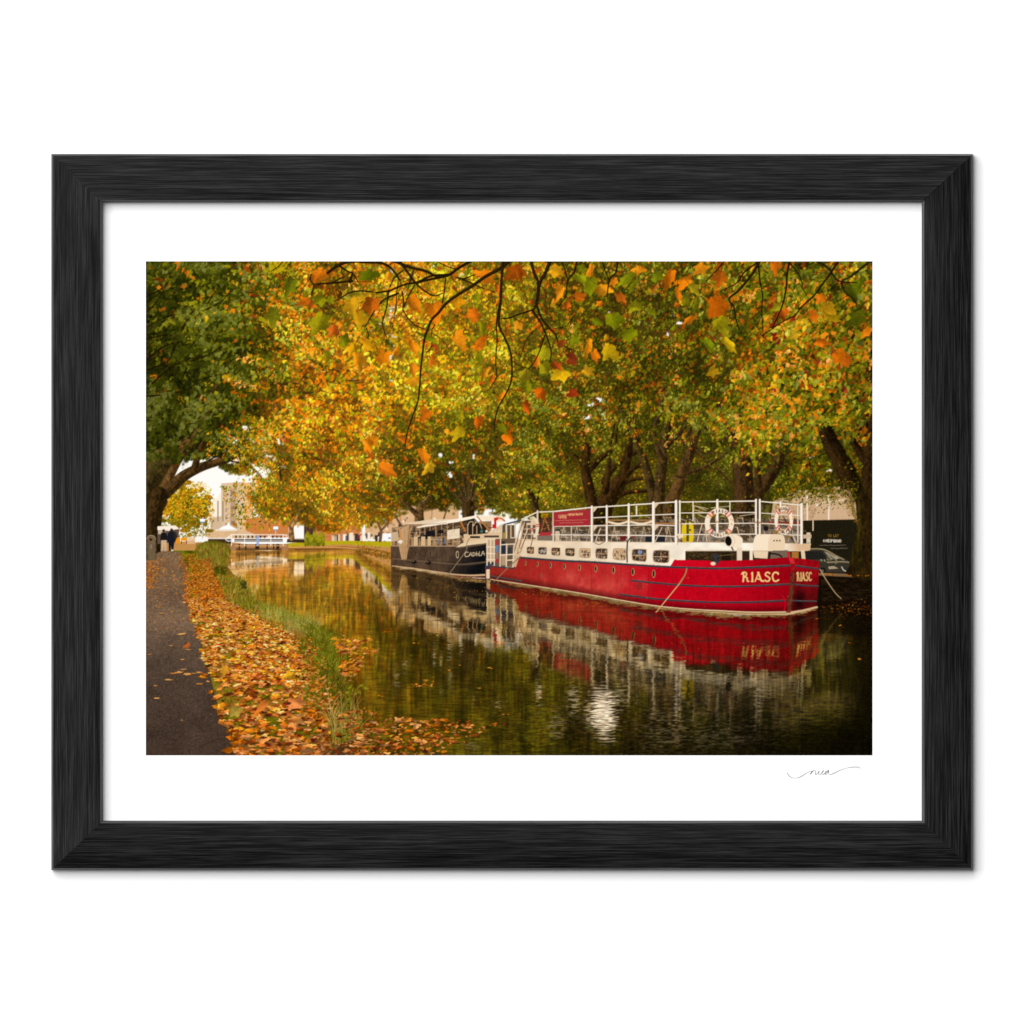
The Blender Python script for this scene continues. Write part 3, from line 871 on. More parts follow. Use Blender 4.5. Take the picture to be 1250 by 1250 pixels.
def trunks(L):
    # near left tree
    K = dict(col=(60, 42, 16), hi=(104, 76, 40), lo=(30, 20, 6))
    t = ID['tlt']
    for k, (p, w) in enumerate(LEFT_LIMBS):
        line(L, p, w, (26, 18, 4), t)
    bark(L, [(178, 400), (205, 392), (225, 376)], (10, 5), t, seed=21, **K)
    bark(L, [(178, 434), (200, 424), (214, 410)], (12, 5), t, seed=22, **K)
    bark(L, [(252, 500), (256, 488), (266, 470), (280, 462)], (9, 4), t, seed=23, **K)
    bark(L, [(178, 566), (200, 553), (218, 546), (234, 536), (245, 524), (251, 508), (254, 494)], (15, 10), t, (92, 62, 28), (134, 96, 54), (44, 28, 8), seed=24)
    bark(L, [(178, 590), (190, 575), (205, 566)], (34, 22), t, (64, 52, 20), (92, 76, 36), (34, 24, 8), seed=25)
    bark(L, [(192, 606), (203, 590), (212, 572), (220, 558), (230, 545)], (12, 8), t, (88, 60, 28), (128, 92, 50), (40, 26, 8), seed=26)
    bark(L, [(196, 606), (210, 594), (226, 580), (246, 570), (266, 564), (280, 560), (291, 555)], (17, 5), t, (66, 46, 18), (112, 82, 44), (32, 20, 6), seed=27)
    bark(L, [(237, 574), (241, 558), (246, 545), (252, 534), (262, 524)], (9, 4), t, (56, 38, 14), (92, 64, 30), (26, 16, 4), seed=28)
    for p, w in (([(243, 560), (256, 556), (268, 548), (280, 544)], (2.4, 1)), ([(248, 542), (262, 540), (272, 542), (284, 536)], (2.4, 1)), ([(268, 548), (272, 538), (282, 532)], (2, .8)),
                 ([(254, 532), (266, 521), (280, 518), (290, 517)], (4, 1.4)), ([(262, 524), (272, 510), (282, 502)], (3, 1.4)), ([(260, 528), (274, 534), (290, 548), (300, 556)], (1.8, .8)),
                 ([(282, 563), (298, 566), (310, 574), (320, 584)], (2.0, .7)), ([(310, 572), (318, 580), (321, 590)], (1, .6)), ([(276, 534), (288, 530), (298, 538)], (1.6, .6)),
                 ([(284, 536), (294, 545), (304, 548)], (1.4, .6)), ([(246, 568), (262, 558), (276, 556), (290, 548)], (2.2, 1)), ([(286, 500), (300, 510), (312, 522)], (2.2, 1)),
                 ([(300, 498), (316, 508), (330, 512)], (2, 1)), ([(222, 580), (232, 572), (238, 566)], (1.6, .8)), ([(340, 570), (343, 582), (342, 592)], (2.4, 1.2)), ([(330, 566), (340, 575), (348, 572)], (1.6, .8))):
        line(L, p, w, (44, 28, 10), t)
    poly(L, [(176, 606), (182, 600), (192, 604), (200, 602), (205, 612), (199, 624), (196, 640), (194.5, 660), (195.5, 672), (199, 677), (176, 684)], (50, 34, 12), t)
    bark(L, [(186, 684), (187, 660), (188, 630), (194, 604)], (19, 20), t, (50, 34, 12), (84, 62, 30), (28, 18, 5), seed=29)
    # right bank, from far to near
    K = dict(col=(62, 44, 16), hi=(104, 78, 42), lo=(28, 18, 5))
    bark(L, [(512, 640), (512, 628), (515, 616), (524, 606)], (13, 5), ID['t1t'], (92, 66, 34), (136, 102, 62), (48, 32, 12), seed=31)
    bark(L, [(509, 628), (498, 618), (484, 604)], (7, 3), ID['t1t'], (84, 60, 30), (120, 90, 52), (44, 28, 10), seed=32)
    line(L, [(540, 640), (544, 626), (548, 618)], (2, 1.4), (110, 80, 44), ID['t1t'])
    bark(L, [(572, 640), (571.5, 622), (571, 610)], (14, 17), ID['t2t'], seed=33, **K)
    for j, (p, w) in enumerate((([(566, 614), (554, 600), (544, 590), (536, 582)], (5, 2)), ([(568, 610), (560, 592), (552, 576), (545, 562)], (5, 2)), ([(570, 608), (566, 585), (564, 566)], (4, 2)),
                 ([(573, 608), (574, 584), (570, 562)], (5, 2)), ([(575, 608), (580, 584), (588, 566)], (5, 2)), ([(577, 610), (590, 594), (602, 580)], (4, 2)), ([(577, 620), (588, 618), (598, 606)], (3.4, 2)), ([(578, 611), (592, 610), (600, 611)], (1.4, 1)))):
        bark(L, p, w, ID['t2t'], (70, 52, 26), (108, 84, 52), (36, 24, 8), seed=40 + j)
    bark(L, [(656, 646), (656, 630), (652, 614), (646, 600)], (10, 8), ID['t3t'], seed=51, **K)
    line(L, [(654, 618), (657, 608), (658, 596)], (3, 2), (44, 30, 10), ID['t3t'])
    K4 = dict(col=(48, 30, 9), hi=(88, 60, 28), lo=(22, 13, 3))
    T = ID['t4t']
    for j, (p, w) in enumerate((([(738, 588), (746, 574), (762, 560), (778, 551)], (9, 5)), ([(757, 590), (764, 570), (768, 545), (766, 520)], (12, 8)), ([(752, 596), (770, 575), (784, 565)], (8, 5)),
                 ([(755, 594), (770, 586), (784, 584)], (6, 4)), ([(742, 614), (760, 603), (774, 600), (796, 599)], (8, 4)), ([(735, 646), (735, 622), (748, 602), (758, 586)], (30, 16)), ([(739, 600), (742, 580), (744, 560)], (9, 5)),
                 ([(721, 572), (732, 560), (745, 551)], (9, 6)), ([(712, 566), (704, 558), (698, 554)], (5, 3)), ([(724, 646), (724, 622), (720, 600), (715, 575), (716, 546)], (16, 11)), ([(745, 545), (748, 530), (750, 518)], (3, 2)), ([(752, 540), (753, 526), (758, 512)], (3, 2)))):
        bark(L, p, w, T, seed=60 + j, **K4)
    T = ID['t5t']
    for j, (p, w) in enumerate((([(797, 646), (797, 618), (794, 590), (786, 562), (777, 535), (770, 505)], (15, 6)), ([(805, 646), (805, 616), (806, 590), (809, 560), (814, 525), (818, 500)], (16, 10)), ([(808, 562), (802, 545), (798, 528)], (8, 5)),
                 ([(782, 552), (770, 520), (758, 500)], (8, 5)), ([(800, 520), (806, 500), (810, 470)], (7, 4)), ([(832, 545), (845, 520), (856, 500)], (6, 3)), ([(812, 545), (830, 528), (848, 505)], (8, 4)))):
        bark(L, p, w, T, (62, 44, 18), (100, 76, 44), (30, 20, 6), seed=80 + j)
    T = ID['t6t']
    for j, (p, w) in enumerate((([(838, 578), (856, 572), (874, 562), (888, 552)], (6, 3)), ([(818, 646), (818, 618), (826, 598), (836, 570), (846, 542), (852, 522)], (20, 9)), ([(838, 585), (824, 582), (812, 588)], (3, 2)), ([(848, 545), (860, 552), (872, 553)], (3, 2)),
                 ([(850, 552), (862, 562), (868, 570)], (3, 1.5)), ([(812, 556), (826, 542), (836, 546)], (2.4, 1.4)), ([(874, 570), (886, 582), (896, 592)], (3, 2)))):
        bark(L, p, w, T, (76, 52, 22), (112, 82, 46), (38, 25, 8), seed=90 + j)
    T = ID['t7t']
    for j, (p, w) in enumerate((([(905, 552), (893, 540), (880, 529), (862, 522)], (9, 5)), ([(903, 548), (890, 528), (882, 508), (880, 496)], (13, 10)), ([(922, 646), (922, 612), (936, 588), (948, 568), (956, 540)], (17, 14)), ([(908, 646), (908, 618), (908, 590), (906, 565)], (27, 24)), ([(926, 592), (925, 575), (926, 560)], (9, 8)),
                 ([(955, 560), (962, 570), (962, 590)], (1.6, 1)))):
        bark(L, p, w, T, (58, 38, 16), (92, 66, 36), (26, 16, 5), seed=100 + j)
    T = ID['t8t']
    K8 = dict(col=(38, 24, 7), hi=(72, 50, 22), lo=(14, 8, 2))
    for j, (p, w) in enumerate((([(1055, 560), (1042, 540), (1028, 522)], (11, 6)), ([(1062, 600), (1062, 560), (1064, 500), (1064, 420)], (20, 12)), ([(1050, 530), (1048, 505), (1045, 480)], (5, 3)), ([(1058, 520), (1055, 490), (1056, 470)], (5, 3)), ([(1050, 632), (1040, 595), (1028, 565), (1014, 540), (1006, 518)], (30, 17)))):
        bark(L, p, w, T, seed=110 + j, **K8)
    for p, w in (([(985, 555), (992, 575), (1000, 592), (1004, 602)], (2, 1)), ([(990, 560), (1002, 556), (1012, 552)], (1.4, .8)), ([(982, 570), (990, 590), (992, 602)], (1.6, .8)), ([(1018, 575), (1010, 590), (1004, 600)], (1.4, .8)), ([(953, 565), (961, 572), (962, 588)], (1.6, .8)), ([(1008, 610), (1012, 600)], (1.6, 1))):
        line(L, p, w, (30, 18, 5), T)
# ---------------------------------------------------------------- right bank behind the red barge
def paint_right_bank(L):
    g = random.Random(9)
    # pale building and hoarding
    m = region_mask([(944, 612), (968, 600), (1000, 594), (1026, 594), (1038, 600), (1050, 625), (1050, 640), (940, 640)])
    m = np.clip(m * 2 - 1 + np.clip((np.arange(CH) / S + PY0 - 610) / 16, -.9, 1)[:, None] + .9 * noise(CH, CW, 7, 9, 321, 2), 0, 1) * m
    L.blend(0, 0, m.astype(F), C((204, 166, 128)), ID['awnb'])
    for k in range(60):
        x, y = g.uniform(962, 1036), g.uniform(612, 632)
        line(L, [(x, y), (x + g.uniform(4, 16), y + g.uniform(-2, 2))], g.uniform(.6, 2), g.choice([(186, 146, 106), (222, 188, 150), (170, 132, 96)]), ID['awnb'], .5)
    poly(L, [(992, 634), (1000, 616), (1030, 614), (1036, 633)], (212, 176, 138), ID['awnb'])
    line(L, [(1000, 614), (1031, 610)], 2, (232, 204, 172), ID['awnb'], .8)
    for x in (985.3, 1011.5):
        line(L, [(x, 606), (x + .2, 635)], 2.0, (246, 224, 196), ID['awnb'], 1, False)
    poly(L, [(979, 635.5), (1046, 634), (1050, 700), (979, 700)], (36, 29, 12), ID['hoard'])
    poly(L, [(994, 636), (1046, 634.5), (1048, 686), (994, 676)], (31, 26, 14), ID['hoard'])
    rect(L, 991.8, 635, 993.4, 648, (232, 206, 176), ID['hoard'])
    text(L, 'TO', 1010.6, 652.6, 1.9, 2.8, .55, (176, 128, 40), ID['hoardtx'], .35)
    text(L, 'LET', 1017.6, 652.6, 1.7, 2.8, .55, (176, 128, 40), ID['hoardtx'], .35)
    text(L, '40', 1004.6, 658.6, 1.5, 3.0, .7, (214, 196, 168), ID['hoardtx'], .3)
    text(L, 'MESPIL', 1009.0, 658.6, 1.5, 3.0, .75, (240, 226, 204), ID['hoardtx'], .35)
    text(L, 'ROAD', 1019.4, 658.8, 1.5, 3.0, .75, (240, 226, 204), ID['hoardtx'], .35)
    for y, x0, x1 in ((665.6, 1001, 1033), (669.4, 1014, 1035)):
        x = x0
        while x < x1:
            l = g.uniform(.6, 1.5)
            line(L, [(x, y + g.uniform(-.6, .2)), (x + l, y + g.uniform(-.2, .8))], .6, (150, 136, 118), ID['hoardtx'], .85, False)
            x += l + .7
    # parking meter post
    rect(L, 984.5, 650, 989.5, 669.5, (222, 200, 172), ID['hoard'])
    rect(L, 980.5, 652.5, 990.5, 657, (206, 178, 146), ID['hoard'])
    rect(L, 985.5, 662, 988.5, 666, (120, 160, 150), ID['hoard'])
    rect(L, 985, 667.6, 989.5, 669.6, (60, 150, 80), ID['hoard'])
    for k in range(900):
        x, y = g.uniform(940, 1048), 602 + g.gauss(0, 10)
        if y > 634: continue
        stamp(L, *XY([(x, y)])[0], g.choice([2.0, 2.8, 3.8]), pick(g.choice('GGGOOY'), g.random() * .8) * .85, ID['t8c'])
    # car
    k = ID['car']
    poly(L, smooth([(978, 672), (986, 669.6), (1000, 669.4), (1008, 671), (1018, 676), (1027, 682), (1036, 685), (1037, 700), (978, 700)], 3), (56, 50, 38), k)
    line(L, [(982, 670.4), (1000, 670), (1009, 672), (1020, 678), (1030, 683)], 1.6, (156, 138, 100), k, .95)
    poly(L, [(1006, 673), (1010, 674), (1026, 682), (1014, 683)], (150, 140, 116), k)
    for j in range(46):
        x = g.uniform(990, 1024); y = 673 + (x - 990) * .2 + g.uniform(0, 9)
        line(L, [(x, y), (x + g.uniform(.6, 3.5), y + g.uniform(.6, 2.6))], g.uniform(.5, 1.2), g.choice([(210, 200, 178), (150, 140, 110), (90, 96, 50), (56, 50, 40)]), k, .8, False)
    poly(L, [(981, 673), (1003, 673), (1010, 682), (980, 684)], (34, 32, 28), k)
    line(L, [(1010, 686.4), (1028, 685.8), (1036, 686.4)], 1.6, (156, 138, 104), k, .9)
    line(L, [(1001, 699.5), (1036, 700)], 2.0, (16, 13, 9), k, .9)
    ell(L, 1004, 697, 4.2, 4.0, (18, 16, 13), k); ell(L, 1004, 697, 2.0, 2.0, (96, 90, 78), k)
    line(L, [(1005, 689), (1024, 690)], 2.4, (54, 50, 38), k, .8)
    poly(L, [(1011, 691.5), (1018, 691), (1024, 694), (1012, 695)], (170, 152, 124), k)
    line(L, [(1027.5, 692), (1030, 696), (1034, 697), (1037, 693)], 1.0, (236, 226, 208), k)
    ell(L, 1033, 694, 2.4, 1.6, (40, 44, 50), k)
    # quay
    q = ID['quay']
    poly(L, [(990, 698), (1066, 703), (1066, 760), (990, 760)], (20, 12, 4), q)
    poly(L, [(998, 699), (1066, 701.5), (1066, 705.5), (998, 702.6)], (126, 97, 66), q)
    line(L, [(998, 703), (1066, 706)], 1.2, (44, 30, 18), q, .9, False)
    for j in range(240):
        x, y = g.uniform(1000, 1066), g.uniform(707, 733)
        line(L, [(x, y), (x + g.uniform(2, 9), y + g.uniform(-.3, .8))], g.uniform(.5, 1.3), g.choice([(46, 32, 16), (62, 44, 24), (12, 7, 2), (30, 20, 8)]), q, .5, False)
    # right tree in front of the car
    T = ID['t8t']
    poly(L, smooth([(1044, 612), (1046, 620), (1047, 632), (1046, 650), (1041, 668), (1037, 690), (1034, 701), (1070, 704), (1072, 640), (1066, 600), (1052, 596)], 4), (38, 25, 7), T)
    h0, w0 = 300, 90
    m = region_mask(smooth([(1044, 610), (1045, 620), (1046, 640), (1042, 664), (1038, 690), (1036, 699), (1070, 702), (1070, 600), (1056, 596)], 3))
    n = noise(CH, CW, 8, 5, 311, 3) * .7 + noise(CH, CW, 30, 3.5, 313, 2) * .6
    moss = np.clip(noise(CH, CW, 40, 20, 312, 2) + .25, 0, 1)
    pic = C((36, 24, 7)) * (1 + .5 * n[..., None]) * (1 - .5 * moss[..., None]) + C((62, 54, 10)) * (.5 * moss * (1 + .5 * n))[..., None]
    L.blend(0, 0, m * F(.9), np.clip(pic, 0, 1).astype(F), T)
    for p, w in (([(1036, 598), (1042, 622), (1047, 640)], (5, 3)),):
        line(L, p, w, (96, 74, 30), T, .55)
    for k_ in range(90):
        t = g.random()
        x, y = np.interp(t, [0, 1], [1031, 1046]) + g.gauss(0, 2), np.interp(t, [0, 1], [600, 638])
        stamp(L, *XY([(x, y)])[0], g.choice([2.0, 2.8]), pick(g.choice('OGYR'), g.random()) * .85, ID['t8c'])
    for j in range(26):
        x = g.uniform(1002, 1064)
        stamp(L, *XY([(x, 700.5 + (x - 1000) * .04)])[0], g.choice([2.8, 3.8, 5.2]), pick('R', g.random() * .7) * .95, q, flat=2)


# ---------------------------------------------------------------- the black barge
def paint_black_barge(L):
    g = random.Random(21)
    c = ID['bbc']
    # clutter of the cabin and deck
    poly(L, [(478, 644), (500, 640), (600, 636), (600, 668), (478, 667)], (150, 116, 80), c)
    for k in range(330):
        x, y = g.uniform(479, 597), g.uniform(640, 664)
        col = g.choice([(70, 52, 36), (96, 72, 50), (176, 140, 100), (206, 172, 132), (46, 36, 28), (128, 98, 68), (60, 60, 70)])
        if g.random() < .6:
            rect(L, x, y, x + g.uniform(.8, 2.2), y + g.uniform(2, 8), col, c, .75)
        else:
            rect(L, x, y, x + g.uniform(3, 10), y + g.uniform(.8, 2), col, c, .75)
    poly(L, [(514, 646), (540, 640), (580, 633), (590, 645), (592, 652), (514, 656)], (46, 34, 24), c, .66)
    for k in range(120):
        x, y = g.uniform(513, 590), g.uniform(641, 657)
        line(L, [(x, y), (x + g.uniform(-2, 5), y + g.uniform(-3, 3))], g.uniform(.5, 1.2), g.choice([(150, 116, 80), (196, 160, 120), (30, 24, 20), (110, 84, 60), (176, 110, 60)]), c, .7, False)
    seg(L, [(x, 644 - (x - 512) * .14, x, 665) for x in (512, 518.5, 525, 532, 539, 546, 553)], .9, (176, 142, 104), c)
    seg(L, [(512, 650, 560, 646), (512, 657, 546, 655), (503, 664, 560, 662)], .8, (160, 126, 90), c)
    rect(L, 520, 648, 531, 654, (24, 22, 26), c); rect(L, 534, 647, 541, 651, (30, 26, 26), c)
    poly(L, [(508, 657), (518, 653), (526, 654), (524, 658)], (26, 22, 22), c)
    for x in (535, 542):
        rect(L, x, 657, x + 2, 664, (92, 108, 140), c, .8)
    for x, wd in ((505, 5), (514, 5), (522, 4)):
        rect(L, x, 655, x + wd, 666, (214, 180, 136), c)
    # wheelhouse stern seen behind the red barge
    poly(L, [(566, 652), (596, 650), (612, 640), (612, 660), (566, 664)], (224, 190, 148), c)
    poly(L, [(570, 637), (592, 640), (596, 651), (572, 653)], (42, 30, 22), c)
    seg(L, [(571, 652, 571, 640), (577, 652, 577, 640), (582, 652, 582, 642)], 1.0, (196, 168, 134), c)
    line(L, [(571, 642), (573, 637.5), (577, 637), (578, 642)], 1.0, (206, 180, 146), c)
    line(L, [(578, 642), (581, 637.5), (585, 638), (588, 645)], 1.0, (206, 180, 146), c)
    for x in (588, 594, 600, 605, 609):
        ell(L, x, 648.5, 1.6, 1.8, g.choice([(60, 48, 40), (90, 76, 62), (230, 210, 180)]), c)
    rect(L, 574, 654.5, 586, 657, (40, 32, 28), c); rect(L, 591, 653.6, 609, 656, (74, 62, 54), c)
    ell(L, 588, 648.5, 2, 1.8, (60, 110, 90), c)
    # awning
    a = ID['bba']
    poly(L, [(493, 639), (512, 636), (528, 634), (556, 633.5), (545, 640), (520, 640), (494, 640.5)], (232, 206, 174), a)
    poly(L, [(508, 643.5), (530, 638), (560, 633), (581, 629), (584, 631.5), (560, 637), (530, 641.5), (510, 644.5)], (255, 240, 216), a)
    poly(L, [(583, 630), (596, 629.6), (611, 629.6), (617, 633), (613, 637), (590, 635)], (250, 228, 196), a)
    line(L, [(494, 640), (520, 640), (545, 638)], .7, (150, 116, 80), a, .8)
    for p in (((582.5, 630.5), (597, 647)), ((562, 636.5), (568, 648.5)), ((487, 644), (490, 658))):
        line(L, p, 1.7, (196, 122, 56), c, 1, False)
    rect(L, 603, 632, 606, 645, (206, 34, 34), c); rect(L, 601, 640, 603, 645, (196, 40, 40), c)
    line(L, [(606, 632), (612, 633), (616, 636)], 1.8, (210, 96, 50), c)
    ell(L, 607, 634, 1.2, 1.2, (200, 40, 30), c)
    b = ID['bbb']
    poly(L, [(546, 647.5), (561, 645), (561, 657), (546, 658.5)], (238, 216, 184), b)
    for j in range(14):
        x, y = g.uniform(547, 558), g.uniform(648, 656)
        line(L, [(x, y), (x + 2, y - .3)], .6, (206, 180, 148), b, .7, False)
    # hull
    h = ID['bbh']
    m = region_mask([(477, 666), (500, 666.6), (556, 666.6), (566, 664.5), (594, 660), (594, 706), (560, 704), (530, 698.5), (500, 693.5), (477, 691.5)])
    xs = (np.arange(CW) / S + PX0)[None, :]
    ysq = (np.arange(CH) / S + PY0)[:, None]
    t = np.clip((xs - 545) / 42 + (ysq - 680) / 70, 0, 1)[..., None]
    n = noise(CH, CW, 14, 6, 401, 3)[..., None]
    pic = (C((82, 62, 46)) * (1 - t) + C((17, 16, 19)) * t) * (1 + .16 * n)
    L.blend(0, 0, m, np.clip(pic, 0, 1).astype(F), h)
    s = ID['bbs']
    line(L, [(478, 666.4), (505, 666.6), (556, 666.6)], 1.2, (190, 156, 118), s, .9)
    poly(L, [(556, 667), (566, 662.5), (594, 657.5), (594, 663), (570, 666), (560, 669)], (232, 204, 164), s)
    line(L, [(556, 668.5), (572, 667), (594, 664)], 1.2, (120, 96, 72), s)
    line(L, [(479, 682), (520, 685.5), (548, 688.2), (565, 688.6), (594, 685.6)], 1.3, (122, 98, 72), s, .75)
    line(L, [(560, 689.5), (576, 689), (594, 686.5)], 1.2, (96, 78, 58), s, .8)
    line(L, [(479, 690.8), (505, 693.8), (532, 698), (556, 701.4), (576, 702.4), (594, 701.8)], (1.1, 2.4), (206, 168, 124), s)
    line(L, [(556, 703), (576, 704.4), (594, 704)], 1.2, (120, 40, 30), s, .8)
    line(L, [(532, 699.8), (556, 704), (594, 705.8)], 1.0, (206, 176, 140), s, .7)
    for x in (508, 513.5, 520, 526, 534, 540):
        ell(L, x, 675.5 + (x - 508) * .03, .8, 2.6, (40, 30, 24), h, .9)
        ell(L, x + .7, 675.5 + (x - 508) * .03, .35, 2.2, (150, 124, 96), h, .6)
    ell(L, 558.3, 677, 1.9, 4.6, (206, 178, 140), ID['bbp']); ell(L, 558.3, 677, 1.0, 3.2, (34, 28, 26), ID['bbp'])
    for key, x, y in (('bbf', 505.5, 686), ('bbf2', 523, 687)):
        ell(L, x, y, 3.4, 2.3, (28, 22, 20), ID[key]); ell(L, x - 1, y - 1, 1.4, .7, (120, 100, 80), ID[key])
        line(L, [(x - 3, 668), (x, y - 2)], .6, (60, 46, 34), ID[key], .8, False)
    for p in (((500, 667), (516, 679), (540, 681)), ((528, 682), (548, 672), (562, 664)), ((515, 668), (520, 676), (516, 684))):
        line(L, p, .6, (60, 46, 34), h, .7)
    # gangway folded against the side
    r = ID['bbr']
    poly(L, [(486, 663), (500, 640), (501, 650), (499, 668), (496, 683), (490, 683)], (190, 150, 106), r)
    poly(L, [(489, 646), (500, 640), (499, 664), (487, 664)], (196, 158, 114), r)
    seg(L, [(490, 656, 493, 682), (494, 646, 495, 682), (498, 644, 496.5, 682)], .7, (160, 120, 78), r, .8)
    seg(L, [(486, 661, 500, 660), (488, 668, 499, 668), (489, 675, 498, 675)], .6, (168, 126, 84), r, .8)
    line(L, [(487, 644), (490, 660)], 1.8, (212, 140, 70), r, 1, False)
    line(L, [(500, 641), (498, 668)], 1.0, (150, 90, 44), r, 1, False)
    poly(L, [(478, 650), (486, 649), (487, 660), (478, 661)], (206, 174, 134), c)
    poly(L, [(485, 662), (488, 659), (492, 660), (490, 664)], (240, 226, 206), c)
    seg(L, [(478, 644, 486, 643), (478, 644, 478, 666), (485, 644, 485, 666)], .8, (196, 166, 128), c)
    # name on the bow
    k, col = ID['bbl'], (224, 198, 158)
    z = lambda pts, w=1.0: line(L, [(568 + (u - 566) * .84, 676.6 + (v - 676) * .82) for u, v in pts], w * .92, col, k)
    z([(570.6, 673.4), (568, 672.6), (566, 674.6), (565.4, 677.6), (567.2, 679.6), (570.2, 678.6)])
    z([(571, 679), (574, 673.6), (575.6, 678.6)]); z([(572, 677), (575, 676.8)], .9)
    z([(577.2, 673.2), (577, 678.8)]); z([(577, 673.4), (580, 674.6), (580, 677.4), (577, 678.8)])
    z([(582, 672.4), (582, 678.4)]); z([(582, 675.8), (584.2, 675), (584.6, 678.2)])
    z([(586.4, 672.2), (586.2, 678), (588.8, 677.6)])
    z([(585.6 + 3.6, 678), (591.6, 671.6), (594.2, 677.4)]); z([(590.4, 675.6), (593.4, 675.2)], .9)


# ---------------------------------------------------------------- the red barge
GUN = [(628, 680), (660, 682.6), (690, 684.6), (720, 686), (760, 688.6), (790, 690.6), (815, 692), (840, 693), (880, 694), (920, 692.6), (966, 690.3)]
WLR = [(597, 708.5), (620, 711.5), (650, 716), (690, 722), (720, 727), (760, 734), (800, 740.5), (840, 744.5), (880, 747), (920, 749), (963, 748.5)]


def paint_red_barge(L):
    g = random.Random(33)
    xs = (np.arange(CW) / S + PX0)[None, :]
    ysq = (np.arange(CH) / S + PY0)[:, None]
    W, W2 = (253, 240, 222), (236, 212, 182)
    # things on the upper deck, seen between the rails
    d = ID['rbd']
    poly(L, [(656, 640), (722, 642), (797, 634), (850, 632), (978, 634), (978, 664), (656, 662)], (88, 70, 52), d, .78)
    for k in range(620):
        x = g.uniform(676, 976)
        y = g.uniform(630 if x > 740 else 643, 661)
        a = g.choice([0, 0, 1.57, 1.57, 1.1, -1.1, .3])
        l = g.uniform(2, 9)
        line(L, [(x, y), (x + l * math.cos(a), min(y + abs(l * math.sin(a)), 662))], g.uniform(.6, 1.5),
             g.choice([(46, 34, 26), (64, 50, 38), (112, 90, 68), (150, 124, 94), (178, 150, 116), (36, 32, 36), (190, 166, 136)]), d, .8, False)
    for x in (684, 700, 716, 746, 764, 782, 812, 858, 944, 962):
        seg(L, [(x, 661, x + 4, 643), (x + 8, 661, x + 4, 643), (x + 1.5, 654, x + 6.5, 654)], 1.0, (204, 178, 144), d, .8)
    for a in ((678, 646, 684, 650), (757, 654, 764, 660), (788, 655, 812, 662), (795, 648, 801, 656), (906, 636, 913, 640), (881, 635, 884, 640)):
        rect(L, *a, (34, 34, 40), d)
    for a in ((678, 648, 683, 660, (226, 200, 168)), (757, 654, 763, 660, (116, 30, 26)), (764, 655, 776, 657, (120, 60, 40)), (840, 640, 860, 641, (150, 70, 40)), (934, 637, 978, 639.4, (140, 40, 26)), (792, 638, 826, 640, (178, 120, 70)), (742, 634, 795, 636, (170, 120, 72))):
        rect(L, *a[:4], a[4], d, .9)
    seg(L, [(850, 618, 862, 623), (846, 617, 864, 621), (846, 622, 862, 626), (852, 628, 862, 632), (903, 630, 922, 627), (908, 640, 906, 632), (846, 612, 848, 640), (868, 620, 890, 618)], 1.0, (214, 190, 158), d, .9)
    for x in (884, 934, 929, 936):
        rect(L, x, 616, x + 3, 660, (120, 96, 72), d, .45)
    ell(L, 935, 645, 3.0, 3.2, (26, 24, 26), d)
    for x, y in ((947, 650), (962, 655), (940, 657), (955, 659)):
        ell(L, x, y, 3, 2, (150, 104, 40), d, .8)
    # yellow equipment
    k = ID['rbkay']
    poly(L, smooth([(833, 641), (837, 638), (839, 629), (841, 636), (846, 640), (847, 652), (845, 662), (834, 661), (832, 650)], 3, True), (228, 192, 24), k)
    rect(L, 838, 632, 841, 661, (48, 44, 40), k, .8); line(L, [(841, 629), (846, 634)], 2, (50, 46, 44), k)
    ell(L, 842.5, 647, 1.2, 1.2, (60, 56, 30), k); rect(L, 833, 656, 838, 662, (204, 166, 20), k)
    # cabin
    c = ID['rbc']
    m = region_mask([(634, 657), (660, 660), (722, 661), (800, 662), (862, 662), (990, 663.5), (989, 672), (983, 672.6), (983, 684), (824, 684), (816, 692), (760, 688.6), (690, 685), (628, 680)])
    t = np.clip((xs - 660) / 200, 0, 1)[..., None]
    n = noise(CH, CW, 16, 24, 501, 2)[..., None]
    pic = (C((232, 206, 172)) * (1 - t) + C((255, 242, 222)) * t) * (1 + .045 * n)
    far = np.clip((xs - 955) / 20, 0, 1)[..., None]
    pic = pic * (1 - far) + C((222, 184, 142)) * far
    L.blend(0, 0, m, np.clip(pic, 0, 1).astype(F), c)
    line(L, [(640, 659.5), (722, 661.2), (800, 662), (865, 662), (985, 663.8)], .8, (206, 176, 142), c, .7)
    # long dark opening at the bow
    poly(L, [(836.6, 672.8), (906, 672.4), (906, 686), (836.6, 686)], (50, 36, 20), c)
    poly(L, [(905, 672.4), (984, 673.2), (976, 686), (905, 686)], (52, 36, 22), c)
    for j in range(120):
        x, y = g.uniform(838, 904), g.uniform(673.5, 683)
        line(L, [(x, y), (x + g.uniform(.6, 4), y + g.uniform(-.4, .4))], g.uniform(.5, 1.2), g.choice([(70, 64, 22), (30, 20, 10), (96, 76, 40), (60, 44, 24), (110, 96, 50)]), c, .7, False)
    rect(L, 881, 675, 892, 685, (34, 24, 14), c)
    rect(L, 899.5, 668, 906, 684, W2, ID['rbvent'])
    rect(L, 915, 672, 919, 684, (246, 226, 198), c)
    rect(L, 837, 671, 916, 672.8, (230, 204, 170), c, .6)
    seg(L, [(880, 678, 895, 677)], .8, (120, 96, 60), c)
    # bow gear
    poly(L, smooth([(940, 684), (942, 673), (950, 671.4), (962, 672), (965, 678), (964, 684)], 3), (116, 98, 80), ID['rbd'])
    line(L, [(937, 683), (938, 677), (945, 676), (952, 678), (956, 683)], 1.8, (32, 26, 24), ID['rbd'])
    rect(L, 966.5, 673.5, 975, 682.5, (170, 112, 46), ID['rbd']); rect(L, 975, 673.5, 978.6, 683, (40, 30, 20), ID['rbd'])
